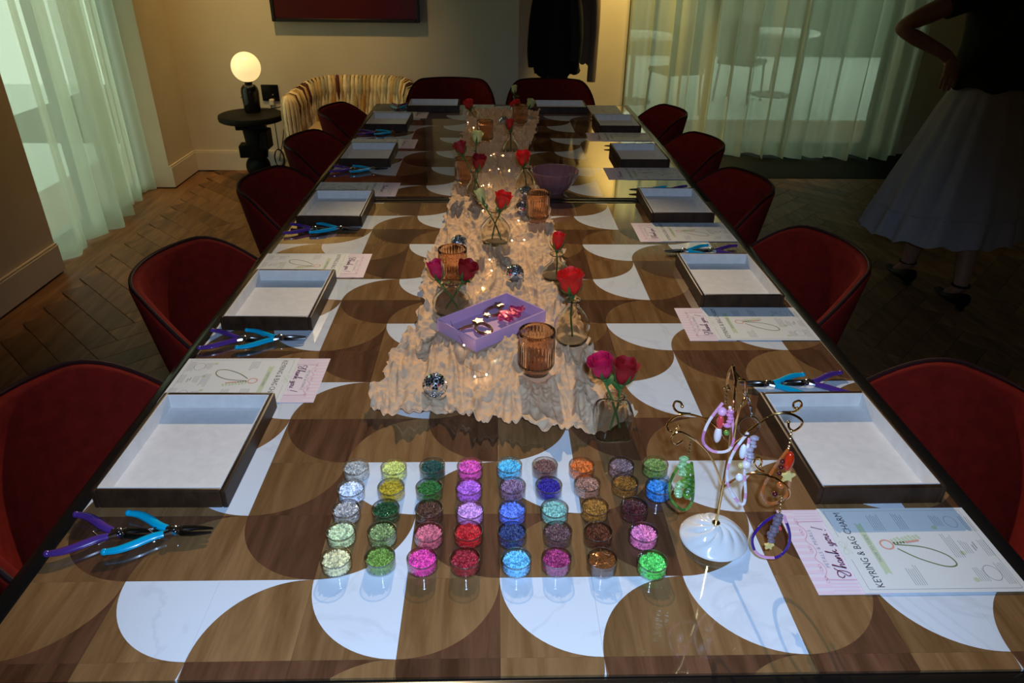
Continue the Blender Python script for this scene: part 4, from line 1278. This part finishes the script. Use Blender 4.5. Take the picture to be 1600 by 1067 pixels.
def charm(label, loop, cols, y, hook, extras, r=.0021, grp='beaded charms hanging on the jewellery tree', ring='gold'):
    P0 = at(1020 + hook[0][0] / 3.232, 560 + hook[0][1] / 3.232, y)
    t = thing('beaded_charm', label, 'charm', P0, 0, grp)
    def q3(a, b_, dy=0): return at(1020 + a / 3.232, 560 + b_ / 3.232, y + dy) - P0
    P = smoothpath([q3(*p_) for p_ in loop], 8)
    L_ = [0]
    for a, c in zip(P, P[1:]): L_.append(L_[-1] + (c - a).length)
    nb = int(L_[-1] / (r * 1.25)); bs = [MB() for _ in cols]; j = 0
    for i in range(nb):
        d = L_[-1] * i / nb
        while L_[j + 1] < d: j += 1
        f_ = (d - L_[j]) / max(1e-9, L_[j + 1] - L_[j]); c = P[j].lerp(P[j + 1], f_)
        tg = (P[min(j + 1, len(P) - 1)] - P[j]).normalized()
        ci = cols[0][1](i) if False else (i // cols[0][2]) % len(cols) if len(cols[0]) > 2 else i % len(cols)
        bs[ci].tube([c - tg * r * .5, c + tg * r * .5], r, 7)
    for m_, (nm, *_r) in zip(bs, cols):
        if m_.v: o = m_.build('bead_strand', BM[nm], t, ang=50); o['kind'] = 'stuff'
    cr = smoothpath([q3(*p_) for p_ in hook], 5)
    q = MB(); q.tube(cr, .0010, 6)
    for i in range(0, len(cr), 2): q.sphere(tuple(cr[i]), .0019, 7, 5)
    q.build('hook_chain', M[ring], t)
    for kind, a, b_, size, nm in extras:
        q = MB(); c = q3(a, b_, -.004)
        if kind == 's': q.sphere(tuple(c), size, 14, 8); q.build('bead', BM[nm], t)
        elif kind == 'd': q.sphere(tuple(c), size, 12, 8, (.7, .7, 1.7)); q.build('drop_bead', BM[nm], t)
        elif kind == 'star':
            n = 5; S = [(c.x + size * (1 if i % 2 == 0 else .5) * cos(pi * i / n + .3), c.z + size * (1 if i % 2 == 0 else .5) * sin(pi * i / n + .3)) for i in range(10)]
            q.add([(x_, c.y - .003, z_) for x_, z_ in S] + [(x_, c.y + .001, z_) for x_, z_ in S], [tuple(range(10)), tuple(range(19, 9, -1))] + [(i, 10 + i, 10 + (i + 1) % 10, (i + 1) % 10) for i in range(10)]); q.build('star_bead', BM[nm], t, False)
        elif kind == 'c':
            for k_ in range(5): q.sphere(tuple(c + Vector((random.uniform(-.002, .002), random.uniform(-.003, .001), (k_ - 2) * size * .55))), size * random.uniform(.35, .5), 8, 5, (1.2, .9, .6))
            q.build('chip_cluster', BM[nm], t, ang=20)
        elif kind == 'ring':
            q.tube([c + Vector((size * cos(k_ / 20 * 2 * pi), .002 * sin(k_ / 20 * 2 * pi), size * sin(k_ / 20 * 2 * pi))) for k_ in range(20)], .0013, 6, True); q.build('split_ring', M[nm], t)
    return t


charm('pink and white beaded charm hanging near the top of the jewellery tree', [(350, 228), (285, 315), (255, 390), (262, 435), (310, 470), (380, 465), (408, 410), (402, 320), (388, 240)], [('pink', 0, 9), ('pearl', 0, 9), ('rose', 0, 9)], .190,
      [(376, 140), (370, 180), (368, 225)], [('s', 350, 268, .0062, 'pink'), ('d', 340, 322, .0068, 'coral'), ('d', 328, 385, .0075, 'pearl'), ('c', 388, 300, .010, 'rose'), ('s', 372, 375, .004, 'leaf')])
charm('white crystal charm on a steel ring in the middle of the jewellery tree', [(478, 378), (410, 470), (376, 570), (388, 660), (448, 738), (468, 690), (464, 560), (488, 400)], [('pearl', 0, 4), ('white', 0, 4), ('pink', 0, 4)], .165,
      [(470, 180), (490, 235), (505, 300)], [('ring', 485, 342, .0135, 'chrome'), ('d', 455, 470, .0068, 'white'), ('s', 472, 535, .0062, 'pearl'), ('s', 437, 600, .0055, 'white'), ('c', 500, 440, .011, 'crystal'), ('c', 488, 495, .010, 'crystal'), ('s', 444, 540, .0042, 'cream')], ring='chrome')
charm('orange beaded charm with a cream star on the right arm of the tree', [(680, 462), (620, 545), (562, 640), (556, 700), (598, 733), (660, 708), (690, 640), (690, 470)], [('orange', 0, 6), ('copper', 0, 6)], .170,
      [(700, 366), (693, 415), (685, 455)], [('d', 686, 520, .0095, 'red'), ('star', 680, 592, .0105, 'cream'), ('s', 655, 520, .0035, 'dkred'), ('s', 647, 550, .0035, 'dkred'), ('s', 638, 580, .0035, 'dkred'), ('s', 617, 685, .0042, 'dkred'), ('s', 645, 640, .005, 'orange')])
charm('violet beaded charm with grey chips hanging lowest on the tree', [(625, 790), (560, 830), (505, 900), (512, 965), (555, 1000), (630, 1002), (682, 950), (690, 880), (660, 790)], [('violet', 0, 14), ('violet', 0, 14), ('pink', 0, 14)], .136,
      [(650, 705), (645, 745), (640, 785)], [('c', 620, 830, .013, 'chip'), ('c', 605, 885, .012, 'chip'), ('s', 640, 858, .003, 'coral'), ('star', 585, 942, .007, 'cream')])
charm('green leafy beaded charm on the left arm of the jewellery tree', [(180, 500), (120, 560), (85, 640), (92, 710), (150, 765), (195, 730), (205, 640), (195, 520)], [('green', 0, 6), ('leaf', 0, 3)], .170,
      [(190, 410), (186, 450), (180, 490)], [('c', 165, 590, .015, 'leaf'), ('c', 180, 650, .013, 'green'), ('c', 130, 660, .011, 'mint'), ('s', 172, 690, .006, 'leaf'), ('c', 150, 545, .012, 'mint')])

# ------------------------------------------------------------------ side table, lamp, woven armchair, picture, coat stand
SX, SY = -1.74, 4.56
t = thing('side_table', 'black round side table with a stacked sculptural stem below the globe lamp', 'side table', (SX, SY, 0))
q = MB(); q.lathe([(.01, .455), (.205, .455), (.218, .462), (.222, .480), (.218, .497), (.205, .502), (.01, .502)], 48); q.build('table_top', M['blackwood'], t)
q = MB(); q.bbox((-.01, 0, .43), (.20, .16, .05), .004, .2); q.build('block', M['blackwood'], t)
q = MB(); q.lathe([(.062, .20), (.070, .25), (.085, .405)], 20, (.01, 0, 0)); q.build('cone', M['blackwood'], t)
q = MB(); q.bbox((.06, .0, .33), (.09, .13, .13), .004); q.build('block', M['blackwood'], t)
q = MB(); q.bbox((-.05, -.02, .255), (.11, .12, .085), .004, .15); q.build('block', M['blackwood'], t)
q = MB(); q.sphere((-.005, 0, .135), .085, 28, 16); q.build('ball', M['blackwood'], t)
q = MB(); q.lathe([(.13, 0), (.135, .01), (.13, .03), (.09, .05), (.05, .06)], 32, (-.01, 0, 0)); q.build('foot', M['blackwood'], t)
t = thing('globe_lamp', 'glowing opal globe lamp with a black capsule body on the side table', 'lamp', (SX, SY + .05, .5022))
q = MB(); q.lathe([(.01, 0), (.050, .0), (.054, .01), (.058, .08), (.060, .135), (.055, .162), (.042, .180), (.022, .187), (.01, .188)], 36); q.build('lamp_body', M['gloss_black'], t)
q = MB(); q.lathe([(.024, .185), (.026, .198), (.032, .204), (.020, .206)], 24); q.build('collar', M['black'], t)
q = MB(); q.sphere((0, 0, .297), .097, 40, 24); q.build('globe', M['globe'], t)
q = MB(); q.sphere((-.058, -.012, .10), .006, 8, 6); q.build('switch', M['black'], t)
q = MB()
cp = [(.05, .02, .012), (.10, .05, .012), (.15, .12, .010), (.172, .185, .0), (.12, .25, -.2), (.07, .29, -.35), (.045, .30, -.42)]
q.tube(smoothpath(cp, 6), .0035, 6)
for i in range(3): q.tube([(.045 + .035 * cos(a / 24 * 2 * pi) + .006 * i, .30 - .01 * i, -.40 + (.062 + .006 * i) * sin(a / 24 * 2 * pi)) for a in range(24)], .0032, 6, True)
q.tube(smoothpath([(.05, .30, -.34), (.045, .315, -.1), (.03, .318, .03)], 6), .003, 6); q.build('power_cord', M['cord'], t)
t = thing('wall_socket', 'black wall socket with plug behind the globe lamp', 'socket', (-1.70, YB, .575))
q = MB(); q.bbox((0, -.006, 0), (.125, .010, .115), .003); q.build('plate', M['gloss_black'], t)
q = MB(); q.sphere((.02, -.012, -.012), .006, 8, 6); q.build('switch', M['chrome'], t)
q = MB(); q.bbox((.01, -.030, -.062), (.034, .036, .045), .006); q.build('plug', M['base'], t)

# woven ribbon armchair
t = thing('woven_armchair', 'rounded armchair wrapped in cream and coloured fabric strips by the back wall', 'armchair', (-1.03, 4.50, 0))
path = smoothpath([(-.405, -.06, 0), (-.41, .06, 0), (-.385, .19, 0), (-.30, .29, 0), (-.14, .345, 0), (.05, .352, 0), (.22, .335, 0), (.35, .27, 0), (.415, .14, 0), (.42, -.06, 0)], 8)
cum = [0]
for a, c in zip(path, path[1:]): cum.append(cum[-1] + (c - a).length)
def pathat(d):
    for i in range(len(path) - 1):
        if d <= cum[i + 1]: return path[i].lerp(path[i + 1], (d - cum[i]) / (cum[i + 1] - cum[i])), (path[i + 1] - path[i]).normalized()
    return path[-1], (path[-1] - path[-2]).normalized()
def crest(d):
    f_ = d / cum[-1]
    return .635 + .07 * sstep(.10, .34, f_) * (1 - sstep(.72, .92, f_))
q = MB()
def coref(u, v):
    p_, tg = pathat(u * cum[-1]); nr_ = Vector((tg.y, -tg.x, 0)); z1 = crest(u * cum[-1]); hw = .040
    P5 = [(-hw, .12), (-hw, z1 - .04), (-hw * .5, z1 - .01), (hw * .5, z1 - .01), (hw, z1 - .04), (hw, .12)]
    o_, z_ = P5[int(round(v * 5))]; r_ = p_ + nr_ * o_; return (r_.x, r_.y, z_)
q.grid(coref, 60, 6); q.build('frame_shell', mat('armchair_core', (.06, .035, .02), .9), t)
q = MB(); q.bbox((0, .05, .32), (.70, .48, .20), .05); q.build('seat_cushion', mat('armchair_seat', (.40, .31, .19), .9), t)
for sx in (-1, 1):
    for sy in (-1, 1): q = MB(); q.lathe([(.018, 0), (.024, .13)], 12, (sx * .33, .08 + sy * .17, 0)); q.build('leg', M['black'], t)
RC = [mat('strip_' + n_, lin(c_), .8, var=.15, scale=30) for n_, c_ in (('cream', (215, 195, 150)), ('sand', (190, 160, 105)), ('ivory', (228, 212, 170)), ('olive', (120, 115, 80)), ('rust', (150, 75, 35)), ('ochre', (190, 135, 60)), ('maroon', (80, 25, 25)), ('stone', (165, 155, 125)))]
WGT = [0, 0, 0, 0, 2, 2, 2, 2, 1, 1, 1, 7, 7, 7, 0, 2, 1, 5, 3, 6]
rd = random.Random(12); NS = 50
for i in range(NS):
    d = cum[-1] * (i + .5) / NS; z1 = crest(d); hw = .046 + rd.uniform(0, .008); wv = cum[-1] / NS * .56
    for row in range(4):
        if row == 0:
            sec = [(-hw, z1 - .18, .10), (-hw - .008, z1 - .08, .95), (-hw * .7, z1 - .005, .75), (0, z1 + .010, .7), (hw * .7, z1 - .005, .75), (hw + .008, z1 - .07, .95), (hw + .004, z1 - .13, .55), (hw, z1 - .165, .08)]
        else:
            za = z1 - .085 * row; sec = [(hw, za, .08), (hw + .004, za - .035, .55), (hw + .008, za - .085, .95), (hw + .004, za - .14, .55), (hw, za - .175, .08)]
        p2, tg2 = pathat(min(cum[-1], d + (.5 * (row % 2)) * cum[-1] / NS)); n2 = Vector((tg2.y, -tg2.x, 0)); v0 = []
        for o_, z_, w_ in sec:
            for lift, e_ in ((0, -1), (.005, -.5), (.005, .5), (0, 1)):
                r_ = p2 + n2 * (o_ + (lift if o_ > 0 else -lift)) + tg2 * (wv * w_ * e_); v0.append((r_.x, r_.y, max(.1, z_) + (lift if abs(o_) < hw * .75 else 0)))
        q = MB(); q.add(v0, [(4 * a + b_, 4 * a + b_ + 1, 4 * a + b_ + 5, 4 * a + b_ + 4) for a in range(len(sec) - 1) for b_ in range(3)])
        q.build('fabric_strip', RC[WGT[rd.randrange(len(WGT))]], t, ang=70)
for end in (0, 1):
    p_, tg = pathat(0.0 if end == 0 else cum[-1]); tg = -tg if end == 0 else tg
    nr_ = Vector((tg.y, -tg.x, 0)); z1 = crest(0.0 if end == 0 else cum[-1])
    for i in range(7):
        a_ = pi * (i / 6 - .5); dr = tg * cos(a_) + nr_ * sin(a_); sd = Vector((-dr.y, dr.x, 0)); q = MB(); v0 = []
        for o_, z_, w_ in ((.006, z1 + .010, .25), (.030, z1 + .002, .7), (.050, z1 - .04, 1.0), (.056, z1 - .13, 1.0), (.050, z1 - .24, .9), (.052, z1 - .36, 1.0), (.048, z1 - .50, .8)):
            for lift, e_ in ((0, -1), (.005, -.5), (.005, .5), (0, 1)):
                r_ = p_ + dr * (o_ + lift) + sd * (.0125 * w_ * e_); v0.append((r_.x, r_.y, z_))
        q.add(v0, [(4 * a + b_, 4 * a + b_ + 1, 4 * a + b_ + 5, 4 * a + b_ + 4) for a in range(6) for b_ in range(3)])
        q.build('fabric_strip', RC[WGT[rd.randrange(len(WGT))]], t, ang=70)

# picture
t = thing('framed_picture', 'dark red picture in a black frame on the back wall', 'picture', (-1.087, YB, 1.06))
PW, PHh = 1.03, .64
for s in (-1, 1):
    q = MB(); q.bbox((s * (PW / 2 - .011), -.026, PHh / 2), (.022, .05, PHh), .003); q.build('frame_side', M['black'], t)
for z_ in (.011, PHh - .011):
    q = MB(); q.bbox((0, -.026, z_), (PW - .045, .05, .022), .003); q.build('frame_rail', M['black'], t)
q = MB(); q.box((0, -.022, PHh / 2), (PW - .046, .03, PHh - .046)); q.build('canvas', M['canvas'], t, False)

# coat stand and coats
KX, KY = .505, 5.24
t = thing('coat_stand', 'black coat stand in the alcove behind the table', 'coat stand', (KX, KY, .012))
q = MB(); q.lathe([(.02, .02), (.02, 1.62), (.012, 1.66), (.003, 1.665)], 16); q.build('pole', M['black'], t)
q = MB(); q.lathe([(.19, 0), (.19, .012), (.03, .03), (.02, .04)], 32); q.build('foot', M['black'], t)
for i in range(6):
    a = 2 * pi * i / 6; zb = 1.42 + .10 * (i % 2)
    q = MB(); P = smoothpath([(0, 0, zb), (.07 * cos(a), .07 * sin(a), zb + .01), (.12 * cos(a), .12 * sin(a), zb + .05), (.13 * cos(a), .13 * sin(a), zb + .085)], 4)
    q.tube(P, .009, 8); q.sphere(tuple(P[-1]), .016, 10, 8); q.build('hook', M['black'], t)


def coat_mesh(rings, folds, amp, seed, n=40):
    rd_ = random.Random(seed); ph = rd_.uniform(0, 6)
    def fn(u, v):
        a = 2 * pi * u; f_ = v * (len(rings) - 1); i = min(int(f_), len(rings) - 2); k_ = f_ - i
        A, B_ = rings[i], rings[i + 1]; g = [A[j] + (B_[j] - A[j]) * k_ for j in range(5)]
        w_ = 1 + amp * (1 - v * .7) * sin(folds * a + ph + 1.2 * sin(3 * v))
        z_ = g[2] + (0 if v > 0 else .03 * sin(2 * a + ph) + .02 * sin(5 * a))
        return (g[0] + g[3] * w_ * cos(a), g[1] + g[4] * w_ * sin(a), z_)
    return MB().grid(fn, n, len(rings) * 4, cu=True)


t = thing('black_coat', 'long black coat hanging on the left of the coat stand', 'coat', (.40, 5.15, .69))
coat_mesh([(.02, 0, 0, .17, .06), (0, 0, .18, .165, .065), (.0, 0, .42, .13, .06), (.0, 0, .62, .115, .055), (.0, .02, .74, .10, .05), (.02, .05, .80, .04, .03)], 5, .12, 3).build('coat_body', M['coat'], t)
q = MB(); q.tube(smoothpath([(.10, -.03, .70), (.155, -.03, .45), (.17, -.03, .22), (.16, -.03, .10)], 5), [.05] * 5 + [.055] * 5 + [.05] * 6, 12, flat=.8); q.build('sleeve', M['coat'], t)
q = MB(); q.tube(smoothpath([(-.09, -.02, .70), (-.14, -.03, .45), (-.16, -.03, .2), (-.15, -.03, .06)], 5), [.05] * 16, 12, flat=.8); q.build('sleeve', M['coat'], t)
t = thing('taupe_coat', 'taupe wool coat hanging on the right of the coat stand by the lit wall', 'coat', (.66, 5.25, .66))
coat_mesh([(-.03, .03, .08, .085, .06), (-.02, .03, .3, .085, .06), (-.02, .02, .55, .075, .055), (-.02, .01, .72, .05, .04), (-.03, 0, .84, .02, .02)], 4, .1, 6).build('coat_body', M['greycoat'], t)
q = MB(); q.tube(smoothpath([(.02, -.02, .76), (.045, -.03, .55), (.05, -.03, .3), (.045, -.03, -.03)], 5), [.035] * 4 + [.042] * 6 + [.040] * 6, 14, flat=.85); q.build('sleeve', M['greycoat'], t)

# ------------------------------------------------------------------ person
PX, PY = 2.135, 2.65
t = thing('person', 'woman in a dark top and long white skirt, hand on hip, seen from behind', 'person', (PX, PY, .003))
SK = []   # (co, radius, parent index)
def jn(co, r, par): SK.append((Vector(co), r, par)); return len(SK) - 1
pel = jn((0, 0, .95), .125, None); sp = jn((0, .01, 1.10), .112, pel); chs = jn((.01, .02, 1.27), .120, sp); uc = jn((.01, .02, 1.39), .085, chs)
nk = jn((.01, .03, 1.47), .048, uc); hb = jn((.01, .045, 1.54), .060, nk); hm = jn((.01, .05, 1.615), .083, hb); hc = jn((.01, .045, 1.685), .060, hm)
hl = jn((-.09, 0, .90), .088, pel); kl = jn((-.08, .07, .50), .058, hl); cl_ = jn((-.06, .10, .33), .052, kl); al = jn((-.03, .17, .095), .034, cl_); tl = jn((-.03, .27, .028), .014, al)
hr = jn((.09, 0, .90), .088, pel); kr = jn((.085, -.03, .50), .058, hr); cr_ = jn((.08, -.08, .33), .052, kr); ar = jn((.075, -.13, .095), .034, cr_); tr_ = jn((.075, -.03, .028), .014, ar)
sl = jn((-.175, .02, 1.385), .052, uc); el = jn((-.495, -.03, 1.245), .037, sl); wl = jn((-.275, -.03, 1.150), .026, el); ha = jn((-.225, -.03, 1.115), .030, wl); hb2 = jn((-.215, -.03, 1.08), .030, ha)
for k_, (dx, ln) in enumerate(((-.030, .062), (-.012, .072), (.006, .068), (.022, .055))):
    f1 = jn((-.215 + dx, -.034, 1.062), .0095, hb2); f2 = jn((-.213 + dx * 1.15, -.030, 1.062 - ln * .5), .0085, f1); jn((-.205 + dx * 1.1, -.018, 1.062 - ln), .0075, f2)
th1 = jn((-.255, -.050, 1.105), .0105, ha); jn((-.262, -.062, 1.07), .009, th1)
sr = jn((.195, .02, 1.385), .052, uc); er = jn((.27, -.01, 1.11), .037, sr); wr = jn((.27, .07, .90), .026, er); hr2 = jn((.265, .09, .84), .032, wr)
for k_, dy in enumerate((-.03, -.01, .012, .03)):
    f1 = jn((.262, .09 + dy, .80), .0095, hr2); jn((.250, .095 + dy, .755), .008, f1)
th2 = jn((.245, .125, .83), .010, wr); jn((.235, .135, .79), .009, th2)
me = bpy.data.meshes.new('body'); me.from_pydata([tuple(s_[0]) for s_ in SK], [(i, s_[2]) for i, s_ in enumerate(SK) if s_[2] is not None], [])
body = obj('body', me, M['skin'], t)
sk = body.modifiers.new('skin', 'SKIN'); sk.use_smooth_shade = True
ly = me.skin_vertices[0] if me.skin_vertices else None
if ly is None:
    import bmesh
    bm2 = bmesh.new(); bm2.from_mesh(me); bm2.verts.layers.skin.verify(); bm2.to_mesh(me); bm2.free(); ly = me.skin_vertices[0]
for i, s_ in enumerate(SK):
    ly.data[i].radius = (s_[1], s_[1] * (.82 if i in (0, 1, 2, 3) else 1)); ly.data[i].use_root = (i == 0)
sb = body.modifiers.new('sub', 'SUBSURF'); sb.levels = 2; sb.render_levels = 2


def loft(rings, n=48, fold=0, amp=0.0, ph=0.0, tier=None):
    def fn(u, v):
        a = 2 * pi * u; f_ = v * (len(rings) - 1); i = min(int(f_), len(rings) - 2); k_ = f_ - i
        A, B_ = rings[i], rings[i + 1]; g = [A[j] + (B_[j] - A[j]) * k_ for j in range(5)]
        drop = 1 - v
        w_ = 1 + amp * drop * (sin(fold * a + ph + .8 * sin(2 * a)) + .4 * sin(fold * 1.7 * a + 1))
        return (g[0] + g[3] * w_ * cos(a), g[1] + g[4] * w_ * sin(a), g[2] + (.012 * sin(fold * a) * (v < .02)))
    return MB().grid(fn, n, len(rings) * 5, cu=True)


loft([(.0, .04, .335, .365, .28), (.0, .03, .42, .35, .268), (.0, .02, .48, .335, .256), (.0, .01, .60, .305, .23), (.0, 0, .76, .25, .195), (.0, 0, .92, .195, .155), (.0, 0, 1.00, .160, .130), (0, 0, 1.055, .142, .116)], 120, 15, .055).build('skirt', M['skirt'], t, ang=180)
q = MB(); lp = [((.341) * cos(a / 90 * 2 * pi) * (1 + .045 * sin(15 * a / 90 * 2 * pi)), .02 + .266 * sin(a / 90 * 2 * pi) * (1 + .045 * sin(15 * a / 90 * 2 * pi)), .47) for a in range(90)]; q.tube(lp, .004, 5, True); q.build('skirt_seam', M['skirt'], t)
q = loft([(.01, .0, 1.01, .195, .150), (.01, .0, 1.06, .190, .145), (.01, .01, 1.18, .175, .135), (.01, .02, 1.30, .185, .135), (.01, .02, 1.38, .165, .115), (.01, .025, 1.43, .095, .075), (.01, .03, 1.46, .062, .06)], 56, 7, .03)
q.build('blouse', M['blouse'], t, ang=180)
for s, e0, e1 in ((-1, SK[sl][0], SK[el][0]), (1, SK[sr][0], SK[er][0])):
    q = MB(); q.tube([e0 + Vector((-s * .03, 0, .0)), e0.lerp(e1, .12), e0.lerp(e1, .28), e0.lerp(e1, .40)], [.066, .066, .060, .056], 16); q.build('sleeve', M['blouse'], t)
for (ax, ay) in ((-.03, .17), (.075, -.13)):
    q = MB()
    q.grid(lambda u, v: (ax + (.034 + .010 * sin(pi * v)) * (1 - .35 * v * v) * cos(2 * pi * u) * (1 if True else 0), ay - .055 + .21 * v + .0 * u, max(.0, (.018 + (.075 - .055 * min(1, v * 1.6)) * (.5 + .5 * sin(2 * pi * u))) if True else 0)), 20, 12, cu=True)
    so = q.build('shoe', M['shoe'], t, ang=180)
    q = MB(); q.bbox((ax, ay - .045, .0265), (.030, .034, .052), .006); q.build('heel', M['shoe'], so)
    q = MB(); q.tube([(ax + .038 * cos(a / 20 * 2 * pi), ay + .0 + .036 * sin(a / 20 * 2 * pi), .115) for a in range(20)], .006, 6, True); q.build('ankle_strap', M['shoe'], so)
q = MB(); q.sphere((.01, .035, 1.635), .100, 24, 16, (.95, 1.05, 1.02)); q.sphere((.01, -.035, 1.56), .075, 18, 12, (1.1, .7, 1.5)); q.build('hair', M['hair'], t)
q = MB()
for s in (-1, 1): q.sphere((.01 + s * .031, .128, 1.625), .0125, 10, 6, (1, .6, .8))
q.build('eyes', M['porcelain'], t)
q = MB(); q.sphere((.01, .140, 1.592), .016, 10, 8, (.7, 1.1, 1.3)); q.build('nose', M['skin'], t)
q = MB(); q.sphere((.01, .122, 1.556), .020, 12, 6, (1.1, .5, .45)); q.build('mouth', M['coral'], t)
